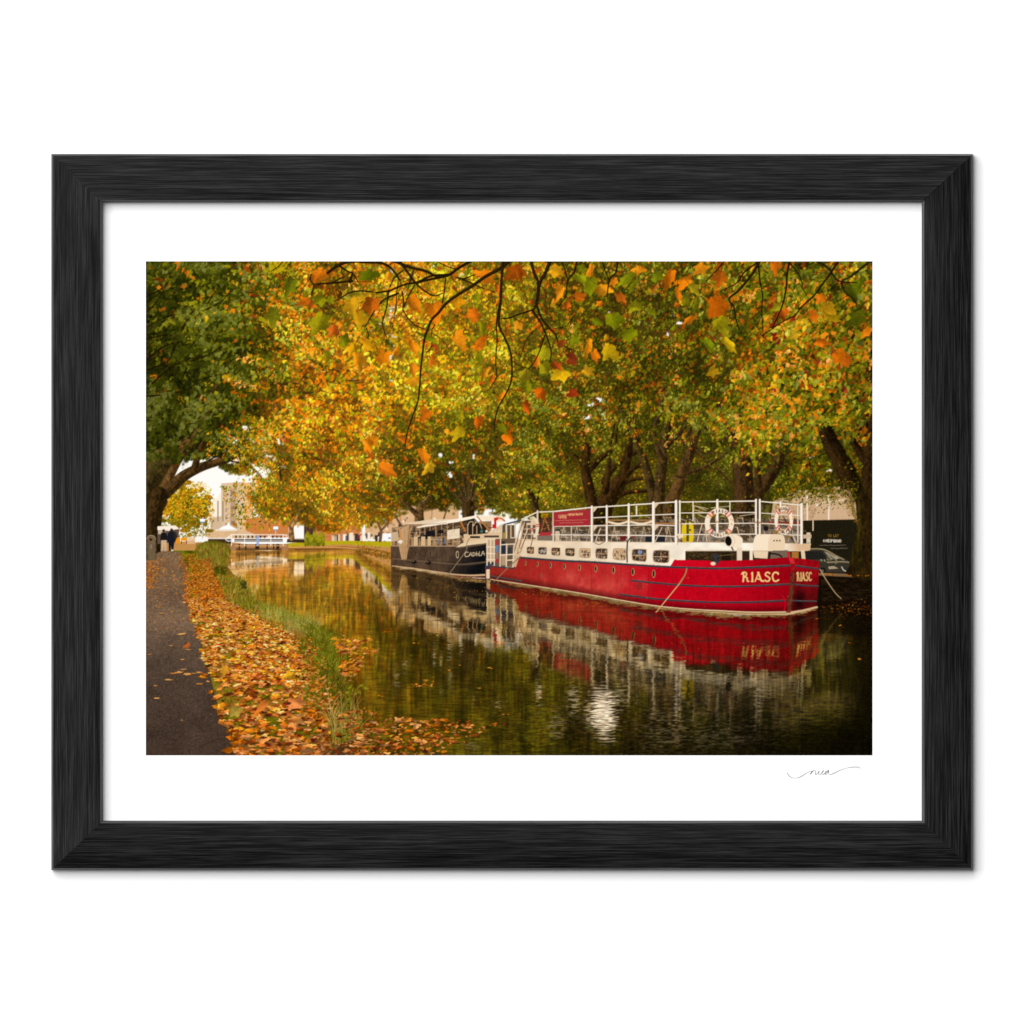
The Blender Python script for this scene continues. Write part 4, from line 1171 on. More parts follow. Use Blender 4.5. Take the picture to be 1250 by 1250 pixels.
    poly(L, [(977.6, 671), (982, 671), (983.6, 683), (978.6, 683)], (232, 202, 164), c)
    b = ID['rbbox']
    poly(L, smooth([(919.6, 672), (920, 660), (923, 653.4), (928, 652), (952, 652.4), (957, 655), (958.4, 662), (958, 672)], 4), (252, 230, 200), b)
    poly(L, smooth([(938, 672), (938, 660), (941, 653), (946, 652.2), (953, 652.6), (957, 655), (958.4, 662), (958, 672)], 4), (240, 212, 176), b)
    poly(L, [(919, 672), (938, 672), (937, 682), (921, 681)], (238, 210, 174), b)
    line(L, [(919, 672.4), (940, 672.8)], .7, (196, 164, 128), b)
    for x in (945, 948.6, 952):
        rect(L, x - .9, 659.2, x + .9, 660.8, (70, 54, 42), b)
    v = ID['rbvent']
    poly(L, smooth([(889, 652.4), (896, 652.2), (903, 654.4), (906.6, 658), (906, 664), (902, 668), (895, 669.4), (889, 667.6)], 3), (250, 228, 198), v)
    line(L, [(893, 653), (897, 660), (894, 669)], .8, (220, 190, 154), v, .8)
    ell(L, 889.4, 660.4, 4.8, 7.0, (246, 222, 190), v, 1, -.12); ell(L, 889.2, 660.4, 4.0, 6.0, (18, 12, 10), v, 1, -.12)
    line(L, [(893, 668), (895, 671.5)], 1.4, (40, 32, 28), v)
    # windows
    wins = [(643, 667.4, 652, 676.2), (657, 667.8, 667.4, 677.2), (673, 668.4, 684, 678.4), (690, 669, 701.6, 679.2), (707.4, 669.2, 720.8, 681.4), (727, 669.2, 741.6, 682.6), (748.2, 669.4, 764.2, 684), (771.4, 670, 789.4, 685.6), (797, 671.4, 817, 687.4)]
    for j, (x0, y0, x1, y1) in enumerate(wins):
        k = ID['rbwin%d' % j]
        r = (x1 - x0) * .16
        sh = (y1 - y0) * .06
        rr = [(x0 + r, y0), (x1 - r * .4, y0 + sh * .4), (x1, y0 + r), (x1, y1 - r), (x1 - r, y1), (x0 + r, y1 - sh), (x0, y1 - r - sh), (x0, y0 + r)]
        poly(L, smooth(rr, 3, True), (178, 144, 108), k)
        ins = [(x0 + (x - x0) * .88 + (x1 - x0) * .06, y0 + (y - y0) * .88 + (y1 - y0) * .06) for x, y in rr]
        poly(L, smooth(ins, 3, True), (62, 46, 34) if j not in (4, 6) else (214, 176, 132), k)
        for _ in range(int(10 + (x1 - x0) * 1.8)):
            u, w_ = g.uniform(x0 + 1.2, x1 - 2.2), g.uniform(y0 + 1.4, y1 - 3)
            rect(L, u, w_, u + g.uniform(.6, 2.0), w_ + g.uniform(1, 3.4), g.choice([(34, 26, 22), (226, 190, 146), (160, 124, 88), (96, 72, 52), (198, 140, 84), (120, 110, 110)] if j != 1 else [(70, 80, 100), (120, 130, 150), (190, 170, 150)]), k, .8)
        line(L, [(x0 + .8, (y0 + y1) / 2), (x1 - .8, (y0 + y1) / 2 + .3)], .8, (214, 180, 140), k, .9, False)
        if j in (7, 8, 5):
            line(L, [((x0 + x1) / 2, y0 + 1), ((x0 + x1) / 2 + .2, y1 - 1)], .7, (200, 166, 128), k, .8, False)
    rect(L, 779, 671.8, 784, 676, (130, 150, 180), ID['rbwin7'])
    # hull
    h = ID['rbh']
    hullp = [(592.6, 690.5), (627, 693.5), (629, 680.6)] + GUN[1:7] + [(818, 691.5), (823.4, 683.2), (868, 684.4), (870, 687), (880, 684.6), (920, 683.4), (964, 680.2), (966, 690), (968, 714), (962, 749.5)] + WLR[::-1][1:] + [(592.4, 708)]
    m = region_mask(hullp)
    t = np.clip((xs - 600) / 120, 0, 1)[..., None]
    t2 = np.clip((xs - 745) / 60, 0, 1)[..., None]
    t3 = np.clip((xs - 880) / 85, 0, 1)[..., None]
    pic = C((152, 40, 30)) * (1 - t) + C((188, 40, 38)) * t
    pic = pic * (1 - t2) + C((192, 6, 26)) * t2
    pic = pic * (1 - t3) + C((152, 3, 18)) * t3
    # faded, rubbed paint on the middle plates
    rub = np.clip(noise(CH, CW, 30, 26, 521, 3) * .9 + .3, 0, 1) * np.exp(-((xs - 722) / 48.) ** 2) * np.exp(-((ysq - 712) / 15.) ** 2)
    rub += .8 * np.exp(-((xs - 743) / 13.) ** 2 - ((ysq - 714) / 11.) ** 2) + .7 * np.exp(-((xs - 693) / 11.) ** 2 - ((ysq - 706) / 9.) ** 2) + .35 * np.exp(-((xs - 785) / 8.) ** 2 - ((ysq - 712) / 12.) ** 2) + .5 * np.exp(-((xs - 665) / 2.) ** 2 - ((ysq - 708) / 6.) ** 2)
    rub = np.clip(rub, 0, .9)[..., None]
    pic = pic * (1 - rub * .8) + C((212, 84, 70)) * rub * .8
    streak = noise(CH, CW, 60, 3, 522, 2)[..., None] * .6 + noise(CH, CW, 10, 7, 523, 3)[..., None]
    pic = pic * (1 + .05 * streak)
    top = np.clip((700 - ysq) / 12, 0, 1)[..., None] * np.clip((xs - 800) / 30, 0, 1)[..., None] * np.clip((905 - xs) / 50, 0, 1)[..., None]
    pic = pic * (1 - top * .5) + C((226, 10, 38)) * top * .5
    low = np.clip((ysq - np.interp(xs[0], [p[0] for p in WLR], [p[1] for p in WLR])[None, :] + 11) / 9, 0, 1)[..., None]
    pic = pic * (1 - .42 * low)
    L.blend(0, 0, m, np.clip(pic, 0, 1).astype(F), h)
    # bow's far face
    m = region_mask([(968, 681), (985, 682.6), (1000, 685), (999.4, 712), (997, 741), (985, 745), (962, 749)])
    t = np.clip((ysq - 690) / 45, 0, 1)[..., None]
    pic = (C((158, 8, 20)) * (1 - t) + C((84, 10, 12)) * t) * (1 + .14 * noise(CH, CW, 8, 6, 524, 3)[..., None])
    stain = np.exp(-((xs - 976) / 6.) ** 2 - ((ysq - 732) / 12.) ** 2)[..., None]
    pic = pic * (1 - .6 * stain)
    L.blend(0, 0, m, np.clip(pic, 0, 1).astype(F), h)
    seg(L, [(792, 694, 792, 741), (757, 690, 757, 733), (914, 717, 914, 735), (690, 686, 690, 722), (722, 688, 722, 726)], .7, (130, 14, 22), h, .35)
    poly(L, [(777, 711.5), (784, 711.5), (784, 719.5), (777, 719.5)], (140, 40, 36), h, .8)
    rect(L, 660, 700, 663, 705.5, (150, 76, 64), h, .7)
    for k in range(90):
        x = g.uniform(640, 960); y = np.interp(x, [p[0] for p in GUN], [p[1] for p in GUN]) + abs(g.gauss(0, 14)) + 2
        y = min(y, np.interp(x, [p[0] for p in WLR], [p[1] for p in WLR]) - 5)
        line(L, [(x, y), (x + g.uniform(.4, 2.5), y + g.uniform(0, .8))], g.uniform(.4, .8), g.choice([(120, 20, 20), (226, 90, 80), (90, 30, 20)]), h, .45, False)
    # rubbing strakes
    s, N = ID['rbs'], (48, 54, 64)

    def strake(p, w=2.3):
        line(L, p, w, N, s)
        q = np.array(p, float); q[:, 1] -= w * .32
        line(L, q, w * .3, (116, 110, 104), s, .75)
        for j in range(int((q[-1, 0] - q[0, 0]) / 5)):
            x = g.uniform(q[0, 0], q[-1, 0]); y = np.interp(x, q[:, 0], q[:, 1]) + .4
            line(L, [(x, y), (x + g.uniform(1, 5), y + .1)], .7, g.choice([(122, 66, 34), (90, 50, 34), (70, 66, 62)]), s, .55, False)
    strake(GUN, 2.4)
    strake([(593, 690.6), (610, 692), (627, 693.6)], 1.9)
    strake([(598, 703.2), (618, 706.4), (637, 709.4)], 1.7)
    strake([(771, 708.6), (800, 711.6), (840, 714.8), (880, 716.2), (920, 715.4), (966, 713)], 2.2)
    strake([(757.5, 725.6), (780, 728.6), (800, 731), (840, 734), (880, 735.4), (920, 735), (963, 733)], 2.2)
    strake([(970, 690.4), (985, 692.6), (1000, 694.6)], 2.2)
    strake([(969, 713.4), (985, 715), (999, 715.6)], 2.0)
    strake([(967, 733.4), (985, 734), (997, 734)], 1.8)
    for k in range(26):
        x = g.uniform(690, 810)
        y = np.interp(x, [p[0] for p in GUN], [p[1] for p in GUN]) - 1.8
        stamp(L, *XY([(x, y)])[0], 2.0, pick('R', g.random()), s, flat=2)
    # waterline band
    k = ID['rbw']
    band = [(598, 708.2), (620, 711.4), (650, 716), (690, 722.2), (720, 727.2), (760, 734.2), (800, 740.6), (840, 744.6), (880, 746.8), (920, 748.6), (962, 748.2)]
    line(L, band, (2.6, 4.0), (206, 172, 122), k)
    line(L, band, (.9, 1.1), (104, 74, 44), k, .8)
    up = np.array(band); up[:, 1] -= 1.2
    line(L, up, (.8, 1.2), (238, 210, 164), k, .9)
    line(L, [(962, 748.4), (980, 745.6), (997, 741.4)], (3.2, 3.0), (214, 178, 134), k)
    # stem
    st = ID['rbst']
    poly(L, [(963, 681), (970, 681), (970.6, 688), (969.6, 715), (965, 748), (960.6, 748), (964.6, 715), (965.6, 690)], (96, 48, 30), st)
    poly(L, [(962.4, 681), (968.4, 680.4), (970.4, 688), (965.4, 688)], (216, 40, 52), st)
    poly(L, [(965.4, 688), (970.4, 688), (970, 700), (965.6, 700)], (158, 12, 22), st)
    for j in range(110):
        y = g.uniform(694, 747); x = np.interp(y, [690, 715, 748], [968, 967, 962.6]) + g.gauss(0, 1.4)
        ell(L, x, y, g.uniform(.4, 1.1), g.uniform(.5, 1.5), g.choice([(60, 36, 16), (140, 30, 26), (84, 66, 30), (40, 24, 12), (120, 84, 50)]), st, .75, n=8)
    line(L, [(962.6, 675), (962.8, 680)], 1.8, (206, 24, 36), st); rect(L, 960.8, 674, 964.6, 676, (206, 24, 36), st)
    line(L, [(955.4, 727), (957.6, 731), (958.6, 738), (957.4, 745)], 1.6, (190, 10, 30), st)
    # portholes
    for j, (x, y) in enumerate([(641.4, 687.6), (656, 688.8), (672, 690.2), (689, 691.4), (707.4, 692.8), (727.2, 694.4), (749, 696.2)]):
        s_ = .62 + .05 * j
    for j, (x, y) in enumerate([(641.4, 687.6), (656, 688.8), (672, 690.2), (689, 691.6), (707.4, 693), (727.4, 694.4), (749, 696), (772.6, 698.2), (798, 700.4)]):
        f = .55 + .05 * j
        k = ID['rbport%d' % j]
        ell(L, x, y, 2.1 * f, 5.4 * f, (170, 140, 88), k); ell(L, x - .1, y - .2, 1.25 * f, 4.0 * f, (40, 24, 16), k)
        line(L, [(x + 1.4 * f, y - 3 * f), (x + 1.7 * f, y + 2 * f)], .5, (220, 190, 140), k, .8)
    # bollard
    k = ID['rbbol']
    rect(L, 871.2, 677, 876.4, 681, (46, 56, 72), k); rect(L, 872.2, 680, 874.6, 690, (46, 56, 72), k)
    ell(L, 870.6, 688, 3.2, 2.3, (238, 214, 178), k)
    poly(L, [(875, 684.5), (879, 684), (876.6, 689)], (60, 50, 60), k)
    # name on both bows
    col = (240, 206, 128)

    def riasc(x, y, w, h, sh, k, thick, fade=1.0):
        def z(pts, t=1.0):
            line(L, [(x + u * w + sh * u * w - (v - .5) * 0, y + v * h) for u, v in pts], thick * t, C(col, fade) * 255, k)
        z([(.015, .12), (.045, .10), (.05, .5), (.04, 1)], 1.2); z([(.0, .2), (.04, .02), (.11, .05), (.13, .26), (.09, .46), (.05, .5)]); z([(.08, .5), (.14, .62), (.15, .9), (.18, 1)], 1.15)
        z([(.27, .2), (.285, .1), (.285, 1)], 1.25); z([(.255, .98), (.31, 1.0)], .8)
        z([(.355, 1), (.40, .55), (.445, .05)], .85); z([(.445, .05), (.48, .5), (.52, .9), (.58, .96)], 1.3); z([(.40, .66), (.45, .76), (.5, .72)], .9); z([(.42, .02), (.46, .06)], .8)
        z([(.745, .14), (.70, .02), (.645, .1), (.635, .32), (.70, .5), (.745, .68), (.72, .94), (.66, .98), (.62, .86)], 1.1)
        z([(.97, .16), (.91, .02), (.845, .14), (.82, .5), (.85, .88), (.91, .98), (.98, .84)], 1.15); z([(.965, .06), (.97, .24)], .9)
    riasc(905.4, 698.4, 46, 11.4, 0, ID['rbn1'], 1.75)
    riasc(972.6, 698.4, 18.4, 10.6, 0, ID['rbn2'], 1.2, .92)
    # deck railings
    r = ID['rbr']
    rails = [([(637, 634), (656, 625), (676, 624.4)], 1.3), ([(676, 624.4), (722, 619.4), (740, 618.4), (797, 614.6), (825, 612.6)], 1.5), ([(829, 612.8), (875, 612.2), (923, 611.6)], 1.4), ([(928, 612), (950, 614), (978, 616.6)], 1.4),
             ([(722, 632.2), (797, 628.6), (824, 627.6)], 1.2), ([(829, 626.2), (923, 625.6)], 1.1), ([(928, 626.2), (978, 629.4)], 1.0), ([(676, 642.6), (722, 641.8), (797, 640.6), (823, 641.6)], 1.2), ([(829, 639.4), (923, 638.6)], 1.2), ([(928, 638.8), (978, 641)], 1.1),
             ([(640, 652.4), (722, 653.2), (797, 653.6), (826, 655)], 1.1), ([(829, 652.6), (923, 652)], 1.2), ([(958, 652.6), (978, 653.4)], 1.0)]
    for p, w in rails:
        line(L, p, w + .5, (120, 92, 64), r, .55, False)
        line(L, p, w, W, r, 1, False)
    line(L, [(742, 637), (755, 639.4), (768, 636.4)], 2.6, (244, 218, 182), r); line(L, [(769, 637), (784, 639.4), (797, 636)], 2.6, (244, 218, 182), r)
    for x, y0, y1, w in ((675.4, 624, 661, 1.8), (697.4, 642, 660, 1.2), (722.4, 618.4, 661, 2.6), (740.6, 617.6, 661, 2.4), (767.4, 615.4, 661.5, 2.4), (797.6, 613.6, 662, 3.2), (825.2, 611.6, 664, 3.0), (829.8, 611.4, 657, 1.9),
                         (875.6, 610.6, 652, 2.8), (922.8, 610, 652, 2.3), (927.4, 610, 652, 2.3), (953, 613, 621, 2.2), (978.4, 615.4, 663, 3.0), (656, 623.6, 640, 1.9), (846, 612, 636, 1.0), (777, 618, 628, 1.6), (891, 613, 626, 1.2), (974, 617, 662, 1.0)):
        line(L, [(x + .7, y0), (x + .7, y1)], w, (150, 116, 82), r, .7, False)
        line(L, [(x, y0), (x, y1)], w, W if x > 700 else W2, r, 1, False)
    for x, y in ((723, 622), (798, 617), (798, 644), (723, 645)):
        poly(L, [(x + 1, y - 2.6), (x + 7, y - 3), (x + 1.4, y + 4)], (226, 198, 164), r)
    seg(L, [(808, 644, 800, 661), (733, 645, 727, 660), (857, 640, 851, 661), (861, 640, 863, 661), (900, 644, 903, 655), (968, 653, 972, 663)], 1.2, (226, 200, 166), r, .95)
    line(L, [(766, 661), (765.4, 672), (765.6, 686)], 1.6, (66, 50, 40), r); line(L, [(766, 662), (769, 657), (772, 658)], 1.4, (66, 50, 40), r)
    rect(L, 826, 651.6, 834, 656.4, (240, 220, 192), r)
    rect(L, 829.6, 637, 832, 640, (196, 120, 60), r, .7)
    line(L, [(724, 661), (731, 664.6), (738, 661)], .7, (90, 66, 46), r)
    for x, y in ((739.6, 639.6), (827, 655), (923, 637.6), (927.6, 638), (878, 661), (875.4, 637)):
        ell(L, x, y, 1.3, 1.2, (196, 120, 66), r, .8)
    # banner and menu board
    b = ID['rbban']
    poly(L, [(675.6, 625.4), (720.6, 621.6), (720.6, 641.4), (675.6, 642.4)], (172, 54, 58), b)
    poly(L, [(676.6, 626.4), (719.8, 622.8), (719.8, 640.4), (676.6, 641.4)], (166, 44, 50), b)
    for x, y, h_, n_ in ((682, 628.6, 5, 7), (693.4, 627.6, 2.8, 14)):
        for j in range(n_):
            u = x + j * (1.5 if h_ > 3 else 1.35)
            yy = y - (u - 682) * .05
            line(L, [(u, yy), (u + g.uniform(-.3, .6), yy + h_ * g.uniform(.7, 1))], .8, (228, 176, 116), b, .95, False)
            if g.random() < .6: line(L, [(u, yy + h_ * g.choice([.1, .5, .9])), (u + 1.1, yy + h_ * .5)], .7, (228, 176, 116), b, .9, False)
    for y, x0, x1 in ((635.6, 678, 717), (638.4, 683, 712)):
        x = x0
        while x < x1:
            l = g.uniform(.6, 1.6)
            line(L, [(x, y - (x - x0) * .03 + g.uniform(-.4, .4)), (x + l, y - (x - x0) * .03 + g.uniform(-.4, .4))], .7, (214, 136, 104), b, .85, False)
            x += l + .6
    k = ID['rbmenu']
    poly(L, [(658.6, 633), (673.4, 631.6), (672.6, 653.4), (658, 654.2)], (74, 46, 34), k)
    poly(L, [(658.4, 650.2), (672.8, 649.4), (672.6, 653.4), (658, 654.2)], (180, 50, 54), k)
    line(L, [(665, 633), (660.5, 648)], 1.4, (170, 96, 40), k, .9, False); line(L, [(665.4, 633), (671, 648)], 1.4, (170, 96, 40), k, .9, False)
    for j in range(26):
        ell(L, g.uniform(660, 671), g.uniform(634, 649), .7, .7, g.choice([(206, 150, 70), (150, 60, 40), (110, 100, 60)]), k, .85, n=8)
    # stern cabin, stairs and gate
    poly(L, [(636, 636), (655, 633), (656, 660), (636, 660)], (222, 190, 150), c)
    for a in ((638, 638, 642.6, 658), (643.6, 641, 648.4, 658), (649.4, 641, 653.6, 658), (638, 636, 648, 638)):
        rect(L, *a, (84, 70, 58) if a[3] > 640 else (52, 58, 72), c, .9)
    seg(L, [(637, 646, 655, 645), (637, 652, 655, 652)], 1.0, (226, 198, 160), c)
    poly(L, [(613, 640), (636, 634), (636, 636), (616, 641)], (70, 74, 86), c)
    for a in ((613, 641, 617, 658), (619, 641, 623, 658), (624, 641, 628, 656)):
        rect(L, *a, (96, 78, 60), c); 
    seg(L, [(612, 640, 612, 660), (618, 640, 618, 660), (623.6, 640, 623.6, 659), (629, 640, 629, 656)], 1.5, (222, 192, 152), c)
    rect(L, 614.6, 650, 616, 658, (226, 176, 30), c)
    poly(L, [(613, 659), (630, 656), (640, 662), (630, 692), (612, 691)], (216, 182, 142), c, .9)
    for x0, y0, x1, y1 in ((630, 676, 640, 638), (626, 674, 636, 637), (634, 672, 644, 646)):
        line(L, [(x0, y0), (x1, y1)], 1.2, (228, 200, 164), r, 1, False)
        line(L, [(x0 + 1.6, y0), (x1 + 1.6, y1)], .9, (110, 66, 44), r, .9, False)
    ell(L, 634, 671.5, 2.8, 3.6, (176, 146, 110), c); ell(L, 634, 671.5, 1.7, 2.5, (218, 190, 152), c)
    s_ = ID['rbstern']
    poly(L, [(594, 657), (604, 658), (604, 689), (594, 690)], (196, 166, 130), s_)
    poly(L, [(604, 658), (629, 657), (627, 692), (604, 691)], (104, 84, 64), s_)
    rect(L, 612, 665, 617, 676, (40, 46, 62), s_); rect(L, 619.6, 668, 625, 676, (60, 56, 58), s_); rect(L, 612, 678, 618, 690, (180, 150, 116), s_); rect(L, 612.6, 660.6, 616.4, 665, (44, 38, 36), s_)
    rect(L, 604.6, 659.4, 608.6, 665.6, (172, 58, 58), s_); rect(L, 604.6, 665.6, 608.6, 674, (106, 126, 156), s_); rect(L, 604.6, 674, 608.6, 682.4, (150, 112, 90), s_); rect(L, 604.6, 682.4, 608.6, 686.6, (170, 52, 54), s_)
    rect(L, 595.4, 686, 603.4, 690, (52, 54, 62), s_)
    seg(L, [(594.4, 657.6, 594.4, 690), (603.4, 657.6, 603.4, 690), (599, 658, 599, 688), (611, 658, 610.4, 691), (618.6, 664, 618, 691.6), (627.6, 664, 626, 692), (594, 658, 604, 658.4), (594, 667.5, 604, 668), (594, 675.4, 604, 676), (594, 683, 604, 683.4), (611, 665, 628, 664), (611, 677.6, 628, 676.6), (618, 684, 627, 683.6)], 1.4, (240, 216, 184), s_)
    # lifebuoys
    def buoy(k, x, y, rx, ry, wd, txt):
        t = np.linspace(0, 6.2832, 48)
        outer = np.stack([x + rx * np.cos(t), y + ry * np.sin(t)], 1)
        inner = np.stack([x + (rx - wd * rx / ry) * np.cos(t[::-1]), y + (ry - wd) * np.sin(t[::-1])], 1)
        poly(L, np.vstack([outer, inner]), (250, 230, 204), k)
        mid = lambda a, f: (x + (rx - wd * f * rx / ry) * math.cos(a), y + (ry - wd * f) * math.sin(a))
        line(L, [mid(a, .86) for a in np.linspace(.3, 2.9, 16)], .9, (190, 160, 130), k, .55)
        for a in (.75, 2.40, 3.95, 5.50):
            for da, cc in ((-.13, (196, 24, 30)), (.13, (206, 40, 34)), (.0, (222, 190, 160))):
                line(L, [mid(a + da, .02), mid(a + da, .98)], 1.15, cc, k, .95, False)
        for j, ch in enumerate(txt[0]):
            a = -1.57 + (j - (len(txt[0]) - 1) / 2) * .26
            u, w_ = mid(a, .5)
            text(L, ch, u - .8, w_ - 1.5, 1.7, 3.0, .7, (54, 44, 40), k)
        for j, ch in enumerate(txt[1]):
            a = 1.57 - (j - (len(txt[1]) - 1) / 2) * .24
            u, w_ = mid(a, .5)
            text(L, ch, u - .8, w_ - 1.5, 1.7, 3.0, .7, (70, 58, 52), k)
        for j in range(15):
            a = g.uniform(0, 6.28)
            u, w_ = mid(a, g.random())
            ell(L, u, w_, .9, .9, (236, 150, 40), k, .8, n=8)
    buoy(ID['rbbuoy0'], 878.2, 638.4, 18, 18, 6.2, ('RIASC', 'DUBLIN'))
    buoy(ID['rbbuoy1'], 956.8, 635, 11.4, 17.6, 6.4, ('RIASC', 'DUBLIN'))
    # the stern lifebuoy hangs edge-on
    k = ID['rbbuoy2']
    line(L, [(651, 632), (655, 636), (656.6, 643), (655, 651), (652, 655)], 3.4, (238, 214, 182), k)
    line(L, [(651.4, 632.6), (649.4, 638), (649, 645), (650.4, 652)], 2.2, (226, 200, 166), k)
    for y in (640.4, 642.6):
        line(L, [(654.8, y), (658.2, y)], 1.0, (200, 34, 36), k, 1, False)
    for y in (645.4, 648):
        line(L, [(647.8, y), (650.6, y)], 1.0, (200, 34, 36), k, 1, False)
    line(L, [(651, 655), (649.4, 661), (648, 667)], .7, (70, 54, 40), k)
    # fender and ropes
    k = ID['rbfen']
    poly(L, [(593.6, 694), (597.8, 694), (598, 722), (593.4, 722)], (232, 208, 172), k)
    rect(L, 593.2, 690.6, 598, 695, (48, 58, 76), k); rect(L, 593, 706.4, 598.2, 708.6, (40, 44, 58), k)
    ell(L, 595.6, 722, 2.2, 1.6, (214, 188, 150), k)
    rope(L)


def rope(L):
    line(L, [(838.4, 694), (836, 702), (829.4, 712.5)], (1.6, 1.9), (170, 124, 78), ID['rope0'])
    line(L, [(829.4, 712.5), (816, 729), (801, 747.4)], 1.2, (214, 172, 112), ID['rope0'])
    line(L, [(1001, 695), (1010, 710), (1020, 724), (1027, 731)], (1.1, .8), (190, 158, 112), ID['rope1'])
    line(L, [(636, 679), (620, 693), (603, 710.4)], (1.1, .9), (150, 112, 78), ID['rope2'])
    line(L, [(573, 657), (569.6, 664), (569, 672), (556, 690), (548, 701)], .8, (150, 124, 92), ID['rope2'])
# ---------------------------------------------------------------- water: a rippled mirror of what is painted above
def paint_water(U):
    """The printed canal: every column is the picture above it turned over at the waterline, darkened and rippled."""
    X = np.arange(CW, dtype=F)
    x_ph = X / S + PX0
    yw = np.interp(x_ph, [178, 280, 352, 430, 477, 500, 530, 560, 594, 620, 650, 690, 720, 760, 800, 840, 880, 920, 963, 998, 1005, 1065],
                   [674, 674, 672, 671, 691.4, 693.6, 698.4, 704, 706.6, 711.6, 716.4, 722.6, 727.6, 734.8, 741.4, 746, 748.6, 750.6, 750.4, 742, 740, 742])
    yc = ((yw - PY0) * S).astype(F)
    Y = np.arange(CH, dtype=F)[:, None]
    dep = np.maximum(Y - yc[None, :], 0)
    n1 = noise(CH, CW, 3.2, 26, 601, 2)
    n2 = noise(CH, CW, 2.2, 9, 602, 2)
    n3 = noise(CH, CW, 16, 50, 603, 2)
    # short crossing ripples, stronger towards the viewer
    amp = np.clip((Y - 720) / 420, .0, 1)
    wave = n1 * .6 + n2 * .6
    dx = wave * (.8 + 2.6 * amp) + .8 * n3
    dy = wave * (1.5 + 11 * amp) + n3 * 4
    src_y = np.clip(2 * yc[None, :] - Y + dy - 1, 0, CH - 1)
    src_x = np.clip(X[None, :] + dx, 0, CW - 1)
    k1 = blur1(U.c, 2, 0)
    k2 = blur1(U.c, 6, 0)
    k3 = blur1(blur1(U.c, 24, 0), 2, 1)
    iy, ix = src_y.astype(np.int32), src_x.astype(np.int32)
    a = np.clip((dep - 8) / 60, 0, 1)[..., None]
    b = np.clip((dep - 110) / 150, 0, 1)[..., None] * .6
    M = k1[iy, ix] * (1 - a) + k2[iy, ix] * a
    M = M * (1 - b) + k3[iy, ix] * b
    xp = x_ph[None, :]
    yp = Y / S + PY0
    # how much of the sky-side light the water gives back: bright far off, dark close by and to the right
    left = np.interp(yp[:, 0], [660, 700, 740, 780, 830, 880, 922], [1.0, .98, .88, .76, .62, .52, .46])[:, None]
    mid = np.interp(yp[:, 0], [660, 710, 740, 780, 830, 880, 922], [.76, .74, .72, .70, .62, .52, .42])[:, None]
    right = np.interp(yp[:, 0], [660, 740, 760, 800, 850, 922], [.68, .68, .68, .66, .44, .24])[:, None]
    wl = np.clip((xp - 400) / 110, 0, 1)
    wr = np.clip((xp - 560) / 260, 0, 1)
    f = left * (1 - wl) + mid * wl
    f = f * (1 - wr) + right * wr
    f = f * (1 - .55 * np.clip((xp - 985) / 60, 0, 1))
    f = f * (1 - .12 * np.clip(n1, -1, 1)) * (1 + .10 * noise(CH, CW, 60, 6, 604, 2))
    sat = np.clip((M.max(2) - M.min(2)) / (M.max(2) + .02) * 1.5, 0, 1)[..., None]
    tint = np.array([1.0, .93, .84], F) * (1 - sat) + np.array([1.0, .97, .66], F) * sat
    M = M + (C((176, 134, 82)) - M) * (.30 * np.clip((500 - xp) / 80, 0, 1) * np.clip((790 - yp) / 60, 0, 1))[..., None]
    R = M * f[..., None] * tint + C((16, 10, 3)) * (.5 + .3 * wave[..., None])
    # vertical streaks of broken light
    st = noise(CH, CW, 46, 4.5, 605, 2)
    R *= (1 + .20 * st * np.clip((dep - 40) / 90, 0, 1))[..., None]
    m = region_mask([(270, 672), (352, 671.5), (430, 671), (477, 691.4)] + [(float(x), float(y)) for x, y in zip(x_ph[600:1660:12], yw[600:1660:12])] + [(1066, 742), (1066, 923), (250, 923), (250, 690)])
    # dull green-brown of the deep water
    deep = np.clip((yp - 770) / 120, 0, 1) * .42 * (1 - wr * .6)
    hue = noise(CH, CW, 70, 22, 606, 3)
    dc = C((98, 88, 12)) * np.clip(.85 + .5 * hue, .2, 1.6)[..., None] * (1 - .35 * np.clip(n1, -1, 1))[..., None]
    R = R * (1 - deep[..., None]) + dc * deep[..., None]
    dark = np.clip((xp - 770) / 220, 0, 1) * np.clip((yp - 800) / 90, 0, 1)
    R *= (1 - .55 * dark)[..., None]
    # green glow on the far right
    gl = np.exp(-((xp - 1012) / 26) ** 2 - ((yp - 812) / 42) ** 2) * (.7 + .5 * noise(CH, CW, 50, 7, 607, 2)) + .5 * np.exp(-((xp - 985) / 50) ** 2 - ((yp - 868) / 26) ** 2) * (.6 + .8 * n1)
    R += C((60, 54, 8)) * np.clip(gl, 0, 1)[..., None]
    # white patch of sky, broken by ripples
    rip = np.sin(Y / S * 1.9 + 4.0 * noise(CH, CW, 14, 40, 608, 2)) * .5 + .5 * n1
    gx, gy = 737 + 2.5 * n3 + (yp - 868) * .06, 868
    glare = np.exp(-((xp - gx) / (16 + 4 * n2)) ** 2 - np.where(yp < gy, ((yp - gy) / 28) ** 2, ((yp - gy) / 34) ** 2))
    glare = np.clip(glare * 1.7 - .35 + .55 * rip * np.clip(glare * 3, 0, 1), 0, 1)
    for sx, sy, wx, wy, k_ in ((657, 846, 4, 16, .55), (700, 856, 8, 20, .45), (720, 870, 8, 20, .5), (753, 850, 12, 18, .35), (608, 862, 5, 8, .3), (680, 884, 10, 16, .25), (530, 800, 2, 14, .4), (548, 795, 3, 16, .4), (494, 812, 3, 10, .35), (484, 830, 4, 14, .3), (538, 806, 2, 12, .35), (606, 772, 1.6, 10, .8), (563, 790, 2, 12, .3), (820, 890, 40, 26, .18), (860, 900, 60, 18, .14), (925, 850, 6, 30, .2), (828, 850, 6, 30, .3), (575, 910, 8, 6, .22)):
